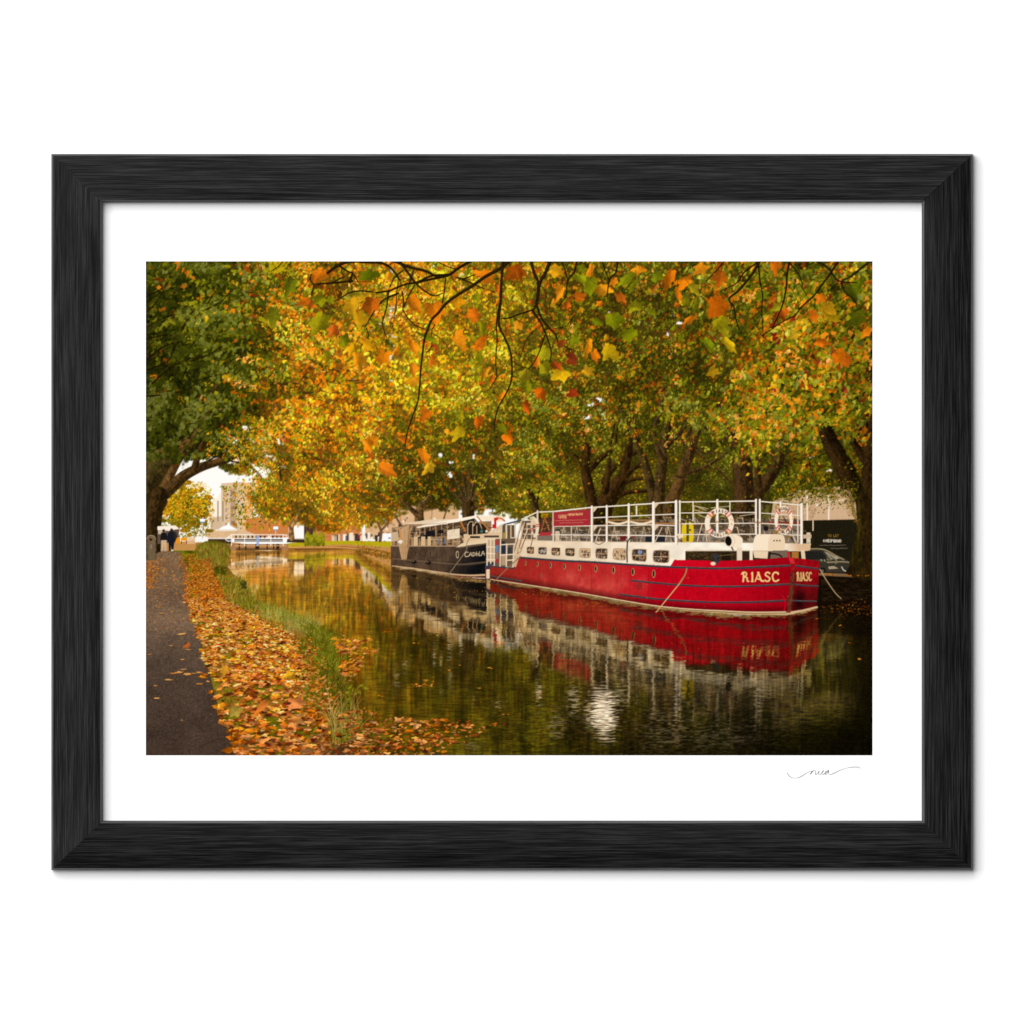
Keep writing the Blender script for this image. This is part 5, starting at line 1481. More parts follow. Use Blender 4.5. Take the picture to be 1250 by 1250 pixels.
        q = np.exp(-((xp - sx) / wx) ** 2 - ((yp - sy) / wy) ** 2)
        glare = np.maximum(glare, k_ * np.clip(q * (.5 + 1.5 * np.clip(wave + .15 * rip, -.4, 1)), 0, 1))
    R = R * (1 - glare[..., None]) + C((238, 214, 182)) * glare[..., None]
    # grain of small ripples in the dark foreground
    R *= (1 + .28 * n2 * np.clip((yp - 790) / 100, 0, 1) * np.clip((xp - 520) / 120, .2, 1))[..., None]
    U.blend(0, 0, m, np.clip(R, 0, 1).astype(F), ID['water'])


def floating(L):
    g = random.Random(44)
    f = ID['float']

    def leaf(x, y, r, c, k=1.0, fl=2):
        stamp(L, *XY([(x, y)])[0], r, np.minimum(pick(c, g.random()) * k, 1).astype(F), f, flat=fl)
    for k in range(170):
        x, y = g.gauss(1040, 22), g.gauss(743, 4.5)
        if x < 1000: continue
        leaf(x, y, g.choice([2.8, 3.8, 5.2]), g.choice('RRBK'), .62)
    for k in range(40):
        leaf(g.uniform(1000, 1064), g.uniform(738, 765), 2.8, g.choice('RB'), .5)
    for x, y in ((997, 755), (1025, 763), (1036, 784), (1049, 804)):
        leaf(x, y, 7.0, 'R', .9, 2)
    for k in range(60):
        leaf(g.gauss(662, 12), 704 + 20 + g.gauss(0, 3), 2.0, g.choice('RYL'), 1.0, 2)
    for k in range(46):
        leaf(g.gauss(722, 12), 737 + g.gauss(0, 2), 2.0, g.choice('RYL'), 1.0, 2)
    for k in range(60):
        x = g.uniform(480, 600)
        leaf(x, np.interp(x, [480, 600], [694, 712]) + abs(g.gauss(0, 12)), g.choice([1.4, 2.0, 2.8]), g.choice('RYL'), .95, 2)
    for k in range(110):
        leaf(g.uniform(300, 1040), g.uniform(690, 900), g.choice([2.0, 2.8, 3.8]), g.choice('RYLB'), .75, 3)
    # long rafts of leaves
    def raft(x0, x1, y0, y1, n, sizes, k=1.0, cats='RLLYR', fl=3):
        for _ in range(n):
            leaf(g.uniform(x0, x1), g.uniform(y0, y1), g.choice(sizes), g.choice(cats), k, fl)
    for x0, x1, y in ((408, 456, 782), (424, 462, 793), (410, 440, 789), (412, 440, 797), (428, 446, 803), (416, 446, 809), (412, 442, 815), (415, 440, 819), (418, 436, 823)):
        for _ in range(int((x1 - x0) * 1.5)):
            c_ = g.betavariate(1.3, 1.6)
            leaf(x0 + (x1 - x0) * c_, y + g.gauss(0, 2.2), g.choice([3.8, 5.2, 7.0, 9.5, 12.5]), g.choice('RLLYRB'), g.uniform(.7, 1.12), g.choice([2, 2, 3]))
    raft(500, 530, 834, 838, 26, [5.2, 7.0], 1.0); raft(510, 530, 830, 833, 8, [5.2, 7.0])
    for x, y in ((597, 815), (600, 816), (511, 785), (505, 785), (470, 771), (475, 771), (614, 872), (620, 872), (561, 812), (585, 840), (548, 818), (467, 850), (462, 849), (660, 846)):
        leaf(x, y, 7.0, 'R', 1.0, 3)
    for k in range(8):
        big_leaf(L, 0, 0, .1, (0, 0, 0), 0) if False else None
    # brown raft in the near corner
    for k in range(760):
        x, y = g.uniform(408, 625), g.uniform(864, 926)
        edge = 560 + (900 - y) * .9 if y > 872 else 480
        lim = np.interp(y, [864, 874, 882, 890, 900, 912, 926], [462, 480, 622, 612, 580, 560, 540])
        if x > lim - abs(g.gauss(0, 18)) * (1 if y < 880 else .8): continue
        if 505 < x < 520 and g.random() < .3: continue
        r = g.choice([5.2, 7.0, 9.5, 12.5])
        leaf(x, y, r, g.choice('LLLRBKLL'), g.uniform(.66, 1.12), 2 if g.random() < .6 else 3)
    for k in range(110):
        x, y = g.uniform(430, 575), g.uniform(878, 924)
        if x > 600 - (y - 870) * 1.2: continue
        ground_leaf(L, x, y, g.uniform(5, 10), g, f, g.uniform(.8, 1.1))


def ground_leaf(L, x, y, r, g, pid, k=1.0):
    """A curled dead leaf lying on the ground, seen at a low angle."""
    o = leaf_outline(r, g.uniform(0, 6.28), g.uniform(.55, 1), .25, g)
    o[:, 1] = o[:, 1] * g.uniform(.30, .55) + o[:, 0] * g.uniform(-.25, .25)
    o = smooth(o, 2, True) + (x, y)
    c = np.minimum(pick(g.choice('LLLLLRRBK'), g.random()) * k, 1) if g.random() < .96 else pick('Y', g.random()) * min(k, .92)
    sh = o.copy(); sh[:, 1] += r * .14; sh[:, 0] += r * .05
    poly(L, sh, (60, 32, 10), pid, .5)
    res = cover(XY(o))
    if not res: return
    x0, y0, m = res
    h, w = m.shape
    yy, xx = np.mgrid[0:h, 0:w].astype(F)
    th = g.uniform(0, 6.28)
    q = ((xx - w / 2) * math.cos(th) / w + (yy - h / 2) * math.sin(th) / h) * 2
    shd = 1 + .22 * q + .14 * np.sign(q + g.uniform(-.4, .4)) + .10 * noise(h, w, 4, 5, g.randrange(99999), 2)
    L.blend(x0, y0, m, np.clip(shd[..., None] * c, 0, 1).astype(F), pid)
    ca = math.cos(th + 1.57) * r * .7
    line(L, [(x - ca, y - r * .10), (x + ca, y + r * .10)], (.5, .3), c * 170, pid, .6, False)


# ---------------------------------------------------------------- near bank
PATH_R = [(674, 220), (690, 228), (700, 231), (720, 230.5), (735, 232), (750, 237), (775, 243), (800, 250), (830, 258), (850, 262.5), (880, 273), (900, 281), (923, 294)]
BANK_R = [(674, 276), (682, 282), (692, 278), (700, 284), (712, 300), (725, 304), (738, 318), (746, 345), (756, 372), (770, 388), (790, 412), (820, 420), (850, 428), (872, 436), (890, 448), (905, 456), (923, 466)]


def at_y(t, y):
    return float(np.interp(y, [p[0] for p in t], [p[1] for p in t]))


def paint_bank(L):
    g = random.Random(55)
    xs = (np.arange(CW) / S + PX0)[None, :]
    yp = (np.arange(CH) / S + PY0)[:, None]
    # verge: grass and soil under the leaves
    m = region_mask([(196, 672), (276, 672)] + [(x, y) for y, x in BANK_R] + [(200, 923)])
    n = noise(CH, CW, 10, 18, 701, 3)
    pic = C((98, 102, 10)) * (1 + .35 * n)[..., None]
    soil = np.clip(noise(CH, CW, 30, 40, 702, 2) * .9 + .45, 0, 1)[..., None]
    pic = pic * (1 - soil * .7) + C((176, 104, 40)) * soil * .7
    L.blend(0, 0, m, np.clip(pic, 0, 1).astype(F), ID['grass'])
    # path
    m = region_mask([(176, 684), (194, 674), (205, 673), (220, 673.5)] + [(x, y) for y, x in PATH_R] + [(176, 923)])
    ty = yp[:, 0]
    shade = np.stack([np.interp(ty, [674, 700, 725, 745, 775, 800, 840, 923], v) for v in ([124, 116, 114, 126, 106, 88, 74, 68], [96, 90, 88, 100, 84, 70, 58, 52], [70, 64, 66, 76, 66, 56, 47, 42])], 1)[:, None, :] / 255
    n = noise(CH, CW, 2.2, 3.0, 711, 1) * .10 + noise(CH, CW, 34, 60, 712, 2) * .08 + RG.normal(0, .045, (CH, CW)).astype(F)
    side = 1 - .10 * np.clip((xs - 230) / 60, 0, 1) - .06 * np.clip((200 - xs) / 30, 0, 1)
    pic = shade * (1 + n)[..., None] * side[..., None]
    L.blend(0, 0, m, np.clip(pic, 0, 1).astype(F), ID['path'])
    for k in range(420):
        y = 690 + 232 * g.random() ** .8
        x = g.uniform(178, at_y(PATH_R, y))
        ell(L, x, y, g.uniform(.3, .9), g.uniform(.2, .5), g.choice([(150, 118, 88), (60, 44, 30), (170, 120, 70)]), ID['path'], .5, n=6)
    line(L, [(244, 912), (258, 905), (268, 902), (278, 901)], (1.2, .8), (52, 38, 20), ID['path'], .7)

    # fallen leaves, far to near
    ragged = noise(CH, CW, 9, 30, 751, 2)

    def heap(n, ya, yb, left, right, dens):
        pts = sorted((ya + (yb - ya) * g.random(), g.random()) for _ in range(n))
        for y, u in pts:
            x = left(y) + (right(y) - left(y)) * u
            if g.random() > dens(x, y): continue
            if u < .12: x -= abs(g.gauss(0, 1)) * np.interp(y, [690, 922], [2, 6])
            sc = np.interp(y, [675, 700, 730, 770, 830, 922], [1.4, 1.9, 2.7, 4.3, 7.0, 10.5])
            lum = np.interp(y, [675, 720, 760, 800, 850, 922], [1.02, 1.08, 1.32, 1.30, 1.14, 1.0]) * (1 - .16 * max(0, (x - 350) / 80))
            if sc < 2.7:
                stamp(L, *XY([(x, y)])[0], sc * S * g.uniform(.6, 1.1), np.minimum(pick(g.choice('LLLRRB' if y > 735 else 'LRRBBR'), g.random()) * lum * g.uniform(.72, 1.08), 1).astype(F), ID['litter'], flat=2)
            else:
                ground_leaf(L, x, y, sc * g.choice([.5, .65, .8, .9, 1.0, 1.1, 1.3]), g, ID['litter'], lum * g.uniform(.76, 1.10))
    green = noise(CH, CW, 26, 30, 721, 2)

    def dens(x, y):
        a = at_y(PATH_R, y); b = litter_r(y)
        q = green[min(int((y - PY0) * S), CH - 1), min(int((x - PX0) * S), CW - 1)]
        u = (x - a) / max(b - a, 1)
        d = 1.0 - (.75 if (u < .30 and y < 860 and q > .12) else 0) - (.6 if q > .85 else 0)
        return d

    def litter_r(y):
        return float(np.interp(y, [675, 690, 700, 720, 735, 750, 765, 790, 820, 850, 880, 923], [262, 268, 272, 282, 288, 318, 345, 372, 380, 388, 404, 430]))
    grass_tufts(L, g, 900, lambda y: at_y(PATH_R, y) + 1, lambda y: at_y(PATH_R, y) + 34 + (y - 700) * .12, 700, 905, 'G')
    heap(3600, 676, 735, lambda y: at_y(PATH_R, y) - 3, litter_r, lambda x, y: .97)
    heap(2500, 735, 775, lambda y: at_y(PATH_R, y) - 1, litter_r, dens)
    heap(1500, 775, 835, lambda y: at_y(PATH_R, y) + 0, litter_r, dens)
    heap(760, 835, 930, lambda y: at_y(PATH_R, y) + 3, litter_r, dens)
    # leaves along the left edge of the path and scattered on it
    for k in range(430):
        y = 682 + 36 * g.random()
        x = 178 + abs(g.gauss(0, 8)) * np.interp(y, [682, 718], [1.6, .7])
        stamp(L, *XY([(x, y)])[0], g.choice([2.0, 2.8, 3.8]), pick(g.choice('RRBL'), g.random()) * .95, ID['litter'], flat=2)
    for k in range(330):
        y = 680 + 90 * g.random() ** 1.4
        x = g.uniform(180, at_y(PATH_R, y))
        stamp(L, *XY([(x, y)])[0], g.choice([2.0, 2.8, 3.8]), pick(g.choice('RRLL'), g.random()) * .98, ID['litter'], flat=2)
    for x, y, r in ((197, 749, 4), (199, 725, 3), (203, 715, 3), (221, 774, 8), (228, 790, 0), (208, 788, 4), (228, 793, 6), (223, 805, 4), (182, 799, 4), (190, 837, 5), (206, 830, 9), (228, 823, 9), (218, 821, 7), (224, 817, 5), (243, 835, 6), (222, 879, 3), (192, 852, 7), (193, 777, 2.5), (249, 806, 7), (247, 781, 6), (262, 816, 6), (236, 822, 6), (212, 822, 7)):
        if r: flat_leaf(L, x, y, r, g)
    poly(L, [(222, 790), (231, 783.5), (232, 787), (229, 791)], (186, 92, 30), ID['litter'])
    # near-edge leaves over the asphalt
    for x, y, r in ((262, 853, 8), (277, 848, 9), (284, 869, 10), (276, 883, 6), (290, 897, 9), (297, 906, 8), (303, 914, 10), (268, 841, 7), (266, 826, 7), (256, 812, 7), (253, 799, 6), (250, 787, 5)):
        ground_leaf(L, x, y, r, g, ID['litter'], .95)
    big_leaf(L, 287, 868, 9, (176, 146, 56), ID['litter'], .6, .8)
    big_leaf(L, 273, 817, 7, (220, 150, 40), ID['litter'], .2, .9)
    big_leaf(L, 355, 824, 7, (206, 150, 26), ID['litter'], 1.2, .7)
    big_leaf(L, 362, 877, 9, (222, 140, 60), ID['litter'], 1.4, .6)
    big_leaf(L, 364, 858, 10, (222, 132, 70), ID['litter'], 2.2, .8)
    big_leaf(L, 320, 860, 10, (212, 116, 44), ID['litter'], .9, .7)
    # reeds and grass at the edge of the water
    r = ID['reeds']
    patch = noise(CH, CW, 22, 22, 761, 2)
    def blades(n, fx, fy, ln, cols, w=(.9, .35), lean=.5, al=.9):
        for _ in range(n):
            x, y = fx(), fy()
            y = y if not callable(y) else y(x)
            if patch[min(max(int((y - PY0) * S), 0), CH - 1), min(max(int((x - PX0) * S), 0), CW - 1)] < -.25 and g.random() < .5: continue
            l = ln()
            a = g.gauss(0, lean)
            c = g.choice(cols)
            kk = g.uniform(.72, 1.12)
            line(L, [(x, y), (x + a * l * .35, y - l * .6), (x + a * l * .9, y - l)], w, (min(c[0] * kk, 255), min(c[1] * kk, 255), c[2] * kk), r, al)
    Gc = [(112, 112, 14), (138, 130, 26), (90, 94, 10), (158, 146, 48), (172, 146, 62), (150, 104, 40)]
    # far tuft
    m = cover(XY(smooth([(240, 668), (250, 661), (264, 660), (276, 664), (282, 672), (276, 680), (250, 681), (238, 676)], 3, True)))
    L.blend(m[0], m[1], m[2] * F(.9), C((96, 92, 14)), r)
    blades(620, lambda: g.uniform(240, 280), lambda: g.uniform(667, 683), lambda: g.uniform(3, 7), Gc + [(150, 96, 40)], (.7, .3), .3)
    blades(200, lambda: g.uniform(258, 276), lambda: g.uniform(684, 692), lambda: g.uniform(3, 6), Gc, (.7, .3), .4)
    blades(260, lambda: g.uniform(262, 276), lambda: g.uniform(694, 704), lambda: g.uniform(2, 5), [(84, 80, 10), (60, 60, 8), (110, 104, 20)], (.8, .4), .5)
    # slope between leaves and water
    for _ in range(1500):
        y = g.uniform(706, 770)
        a, b = litter_r(y) - 10, at_y(BANK_R, y) + 2
        x = g.uniform(a, b)
        c = g.choice(Gc)
        line(L, [(x, y), (x + g.gauss(0, 1.5), y - g.uniform(2, 6))], (.9, .4), C(c, g.uniform(.7, 1.15)) * 255, r, .9)
    ell(L, 297, 712, 4.2, 3.2, (66, 62, 18), ID['bank']); ell(L, 296, 710.8, 2.6, 1.3, (98, 92, 30), ID['bank'])
    ell(L, 298, 717, 3.6, 2.0, (52, 36, 16), ID['bank'], .7)
    for _ in range(60):
        x, y = g.uniform(268, 296), g.gauss(694, 1.6)
        stamp(L, *XY([(x, y)])[0], 2.0, pick('BRK'[g.randrange(3)], g.random()), ID['float'], flat=2)
    for _ in range(60):
        x, y = g.uniform(296, 316), g.uniform(722, 736)
        stamp(L, *XY([(x, y)])[0], 2.0, pick('BRK'[g.randrange(3)], g.random()), ID['float'], flat=2)
    # tall pale reeds
    blades(620, lambda: g.uniform(318, 392), lambda: lambda x: np.interp(x, [318, 345, 372, 392], [752, 758, 768, 780]) + g.uniform(-8, 4), lambda: g.uniform(6, 18),
           [(156, 152, 40), (176, 166, 76), (132, 134, 24), (190, 174, 96), (112, 116, 14)], (.8, .3), .38, .8)
    blades(160, lambda: g.uniform(350, 392), lambda: g.uniform(764, 780), lambda: g.uniform(14, 30), [(190, 176, 100), (164, 152, 70)], (.7, .25), .45, .6)
    # dense green bush
    m = cover(XY(smooth([(362, 772), (380, 764), (400, 766), (412, 778), (418, 800), (420, 826), (430, 846), (428, 868), (408, 872), (390, 868), (384, 840), (374, 810), (362, 792)], 3, True)))
    hh, ww = m[2].shape
    L.blend(m[0], m[1], blur(m[2], 6, 2) * np.clip(.62 + .5 * noise(hh, ww, 14, 12, 733, 2), 0, .9).astype(F), np.clip(C((92, 88, 12)) * (1 + .4 * noise(hh, ww, 6, 6, 731, 2))[..., None], 0, 1).astype(F), r)
    blades(2600, lambda: g.gauss(398, 12), lambda: lambda x: g.uniform(770, 872) + (x - 397) * .5, lambda: g.uniform(3, 10), [(112, 114, 12), (132, 134, 20), (90, 96, 10), (150, 146, 38), (74, 76, 8), (120, 90, 24)], (.9, .3), .8, .8)
    blades(420, lambda: g.gauss(408, 9), lambda: g.uniform(820, 880), lambda: g.uniform(5, 14), [(110, 100, 14), (70, 66, 8), (150, 120, 40), (52, 46, 8)], (.9, .35), .7, .8)
    for _ in range(140):
        x, y = g.gauss(405, 10), g.uniform(835, 890)
        stamp(L, *XY([(x, y)])[0], g.choice([2.8, 3.8]), pick(g.choice('LBRGG'), g.random() * .8) * .8, r)
    for _ in range(420):
        y = g.uniform(742, 880)
        x = litter_r(y) + g.gauss(4, 9)
        stamp(L, *XY([(x, y)])[0], np.interp(y, [742, 880], [3.8, 9.5]) * g.uniform(.7, 1.2), np.minimum(pick(g.choice('LLRB'), g.random()) * .98, 1), ID['litter'], flat=2)
    # sapling twig, near grass, dead stems
    line(L, [(418, 850), (430, 843), (440, 838)], (.9, .6), (110, 100, 20), r)
    for x, y in ((430, 842), (434, 846), (438, 838), (442, 837), (445, 840), (437, 844), (428, 838), (424, 846)):
        big_leaf(L, x, y, 3.4, (140, 130, 22), r, g.uniform(0, 6), .5)
    blades(330, lambda: g.uniform(404, 438), lambda: g.uniform(886, 916), lambda: g.uniform(12, 28), [(98, 104, 12), (74, 82, 10), (124, 120, 26), (150, 130, 50)], (1.1, .35), .3, .9)
    blades(60, lambda: g.uniform(400, 440), lambda: g.uniform(870, 905), lambda: g.uniform(16, 34), [(196, 160, 90), (170, 130, 66)], (.8, .35), .5, .8)
    blades(150, lambda: g.uniform(430, 464), lambda: g.uniform(905, 924), lambda: g.uniform(8, 18), [(70, 74, 8), (90, 90, 14), (52, 54, 6)], (1.2, .4), .5, .9)
    poly(L, smooth([(396, 922), (408, 912), (424, 904), (440, 898), (446, 902), (436, 908), (428, 916), (420, 922)], 3, True), (78, 52, 20), r)
    line(L, [(400, 920), (414, 910), (432, 902), (444, 899)], 2.2, (140, 104, 60), r, .8)
    for _ in range(34):
        ground_leaf(L, g.uniform(380, 470), g.uniform(884, 922), g.uniform(5, 9), g, ID['litter'], .72)


def flat_leaf(L, x, y, r, g):
    o = leaf_outline(r, g.uniform(0, 6.28), 1, .25, g)
    o[:, 1] *= .24
    o = smooth(o, 2, True) + (x, y)
    s = o.copy(); s[:, 1] += .8
    poly(L, s, (40, 26, 12), ID['litter'], .7)
    poly(L, o, C(g.choice([(226, 160, 84), (206, 130, 56), (236, 176, 100)])) * 255 * g.uniform(.86, 1.02), ID['litter'])
    line(L, [(x - r * .5, y), (x + r * .5, y + .2)], .5, (170, 104, 44), ID['litter'], .6, False)


def grass_tufts(L, g, n, fl, fr, ya, yb, cat):
    for _ in range(n):
        y = g.uniform(ya, yb)
        x = g.uniform(fl(y), fr(y))
        l = np.interp(y, [700, 900], [1.6, 6])
        c = g.choice([(104, 112, 12), (86, 98, 8), (70, 80, 6), (126, 130, 20)])
        line(L, [(x, y), (x + g.gauss(0, l * .4), y - l)], (np.interp(y, [700, 900], [.7, 1.2]), .4), c, ID['grass'], .85, False)


def paint_people(L):
    # van or stall, people, bin
    k = ID['van']
    poly(L, [(192, 643), (196, 641.6), (214, 641.6), (219, 646), (217, 662), (192, 664)], (96, 78, 64), k)
    poly(L, [(192, 642.4), (214, 641.4), (219, 645.6), (206, 648), (192, 647)], (250, 236, 216), k)
    rect(L, 193, 647, 202, 652, (226, 204, 178), k, .8)
    rect(L, 214, 656, 220, 663, (236, 146, 24), k); rect(L, 221, 656, 228, 660, (238, 150, 20), k); rect(L, 221, 660, 222, 664, (120, 70, 20), k); rect(L, 227, 660, 228, 664, (120, 70, 20), k)
    rect(L, 228, 656, 238, 664, (226, 184, 140), ID['bank'], .8)
    p = ID['p1']
    poly(L, smooth([(196.4, 652), (198, 650), (201.6, 650), (203.4, 652.4), (204, 659.6), (196, 660)], 3, True), (26, 24, 26), p)
    ell(L, 199.8, 648.2, 1.7, 2.0, (92, 60, 44), p); ell(L, 199.6, 647.4, 1.7, 1.3, (60, 40, 28), p)
    poly(L, [(196.6, 659.4), (203.4, 659.4), (202.8, 671.6), (200.4, 671.6), (200, 663), (198.8, 671.6), (196.6, 671.6)], (206, 172, 134), p)
    rect(L, 196.4, 671, 199, 672.6, (176, 170, 172), p); rect(L, 200.2, 671, 203, 672.6, (176, 170, 172), p)
    p = ID['p2']
    poly(L, smooth([(204.6, 652.4), (207, 648.8), (211, 648.6), (214.6, 651), (215.4, 656), (213, 661.4), (204.8, 662)], 3, True), (24, 26, 36), p)
    ell(L, 209.4, 647.4, 1.9, 2.3, (50, 38, 34), p)
    poly(L, smooth([(212, 649), (215.4, 651), (216, 657), (213, 657)], 3, True), (52, 38, 28), p)
    poly(L, [(205.6, 660.6), (213, 660.6), (211.6, 671), (209.2, 671.6), (209, 665), (208.2, 671.8), (206, 671.8)], (22, 22, 30), p)
    rect(L, 206, 671, 208.6, 672.6, (30, 24, 22), p); rect(L, 208.8, 671, 211.4, 672.6, (240, 230, 220), p)
    b = ID['bin']
    m = cover(XY(smooth([(178.6, 684), (178.6, 664), (178.8, 657), (181, 653.8), (184.6, 653), (188, 654), (190, 657.6), (190.6, 668), (190.8, 683)], 3)))
    h, w = m[2].shape
    xx = np.linspace(-1, 1, w, dtype=F)[None, :]
    pic = C((112, 92, 66)) * (1.0 - .35 * xx ** 2 + .12 * noise(h, w, 5, 5, 741, 3))[..., None]
    L.blend(m[0], m[1], m[2], np.clip(pic, 0, 1).astype(F), b)
    line(L, smooth([(179, 658), (180.6, 654.8), (184.4, 653.6), (188.4, 655), (189.6, 659)], 3), 1.0, (176, 150, 118), b, .8)
    ell(L, 184, 658.6, 3.2, 2.8, (150, 120, 88), b); ell(L, 184, 658.6, 2.4, 2.0, (56, 36, 20), b)
    line(L, [(184.6, 665), (185, 669)], 1.0, (150, 150, 160), b, .8, False)


# ---------------------------------------------------------------- overhanging branch
TWIGS = [
    ([(475, 355), (495, 347), (508, 345), (525, 341), (547, 336), (560, 327), (576, 318)], (1.6, 3)), ([(480, 318), (500, 326), (520, 331), (533, 337), (547, 336)], (3, 2.2)), ([(486, 318), (496, 330), (504, 341), (510, 348), (518, 355), (530, 361), (540, 358)], (2.6, 1)),
    ([(509, 345), (526, 337), (548, 335)], (2, 2)), ([(622, 318), (610, 328), (592, 338), (575, 350), (560, 359), (545, 370), (535, 382), (527, 390), (522, 402), (518, 414), (516, 430), (514, 446), (512, 474), (510, 490), (503, 510), (498, 525), (494, 545)], (3.4, 1)),
    ([(614, 318), (612, 345), (611, 370), (609, 396), (616, 412), (623, 430), (625, 446), (624, 465), (618, 480), (608, 498), (604, 515), (603, 526)], (2.6, 1)), ([(610, 370), (606, 395), (607, 415), (605, 440), (606, 460), (598, 474)], (1.4, .8)), ([(612, 389), (622, 388), (632, 384), (650, 378), (655, 372)], (1.2, 1.6)),
    ([(648, 318), (652, 333), (657, 346), (655, 370), (651, 380), (658, 390), (663, 400), (668, 412), (673, 430), (671, 442)], (3, 1)), ([(671, 320), (665, 335), (659, 346), (656, 366)], (3.4, 3)), ([(655, 372), (661, 388), (670, 400), (677, 407), (681, 417)], (2.4, 1.4)), ([(665, 410), (658, 430), (652, 442), (646, 450)], (1.2, .7)),
    ([(704, 318), (701, 332), (693, 342), (691, 360), (685, 370), (680, 376)], (1.6, .8)), ([(685, 318), (690, 330), (693, 342)], (1.3, 1)), ([(754, 318), (752, 332), (744, 342), (741, 362)], (1.6, 1)), ([(735, 318), (739, 331), (744, 342)], (1.3, 1)),
    ([(927, 319), (920, 332), (910, 345), (900, 356), (890, 365), (896, 375), (898, 388), (902, 402)], (2.8, 1.1)), ([(925, 320), (908, 333), (900, 345), (880, 355)], (1.5, .8)), ([(885, 318), (872, 333), (862, 343)], (1.2, .7)), ([(926, 325), (928, 345), (931, 360), (930, 380), (932, 412)], (1.6, .8)),
    ([(964, 318), (961, 335), (960, 350), (956, 370), (950, 385), (943, 400)], (2, 1)), ([(965, 322), (975, 335), (979, 345), (980, 352), (985, 360)], (1.3, .7)), ([(998, 319), (1012, 328), (1020, 340), (1029, 344), (1046, 345)], (2.4, 1)), ([(1062, 319), (1048, 330), (1038, 338), (1028, 342)], (2.2, 1.4)),
    ([(1023, 319), (1013, 335), (1003, 348), (997, 357), (988, 366), (978, 375), (970, 385), (955, 393), (930, 410)], (2, .9)), ([(1027, 345), (1032, 357), (1042, 365), (1046, 374)], (1.6, .8)), ([(440, 318.5), (424, 320), (411, 325), (400, 333)], (2.6, 3)), ([(415, 325), (424, 331), (431, 334), (437, 344)], (2, 1)),
    ([(440, 319.5), (465, 321), (478, 328), (488, 342)], (3, 2)), ([(475, 355), (460, 357), (440, 355), (425, 358), (412, 366), (395, 370), (380, 374)], (1.8, .8)), ([(486, 358), (470, 365), (460, 375), (452, 388), (446, 398)], (2, 1)), ([(474, 357), (472, 375), (467, 395), (472, 412)], (1.6, .8)),
    ([(400, 333), (382, 334), (379, 342), (383, 348), (380, 360)], (1.2, 1.4)), ([(383, 347), (410, 345), (430, 343)], (1.6, 2.4)), ([(427, 344), (430, 334)], (3, 2)), ([(491, 356), (493, 370), (492, 378), (498, 388), (506, 396), (518, 402)], (1.4, .8)), ([(506, 348), (498, 362), (493, 375)], (1.3, .8)),
    ([(544, 340), (542, 358), (540, 370)], (1.4, 1)), ([(535, 384), (530, 398), (527, 404), (527, 422), (521, 430)], (1.3, .7)), ([(553, 338), (566, 340), (580, 335), (590, 334)], (1.4, .8)), ([(556, 338), (572, 344), (590, 352), (604, 356)], (1.6, .8)), ([(535, 320), (548, 326), (560, 329)], (1, .8)), ([(492, 330), (482, 338), (476, 350)], (1.4, 1)),
    ([(420, 338), (404, 345), (390, 346)], (1.2, .8)), ([(446, 398), (450, 410), (445, 416)], (1, .7)), ([(486, 344), (484, 360), (484, 378)], (1.1, .8)), ([(505, 330), (500, 344), (498, 352)], (1.2, .8)), ([(655, 346), (664, 352), (667, 362)], (.9, .6)), ([(652, 404), (642, 416), (634, 440)], (1, .6)), ([(646, 450), (634, 446), (625, 440)], (.9, .6)), ([(667, 402), (690, 398), (702, 384)], (1, .6)), ([(681, 420), (692, 424), (700, 430)], (1.2, .8))]

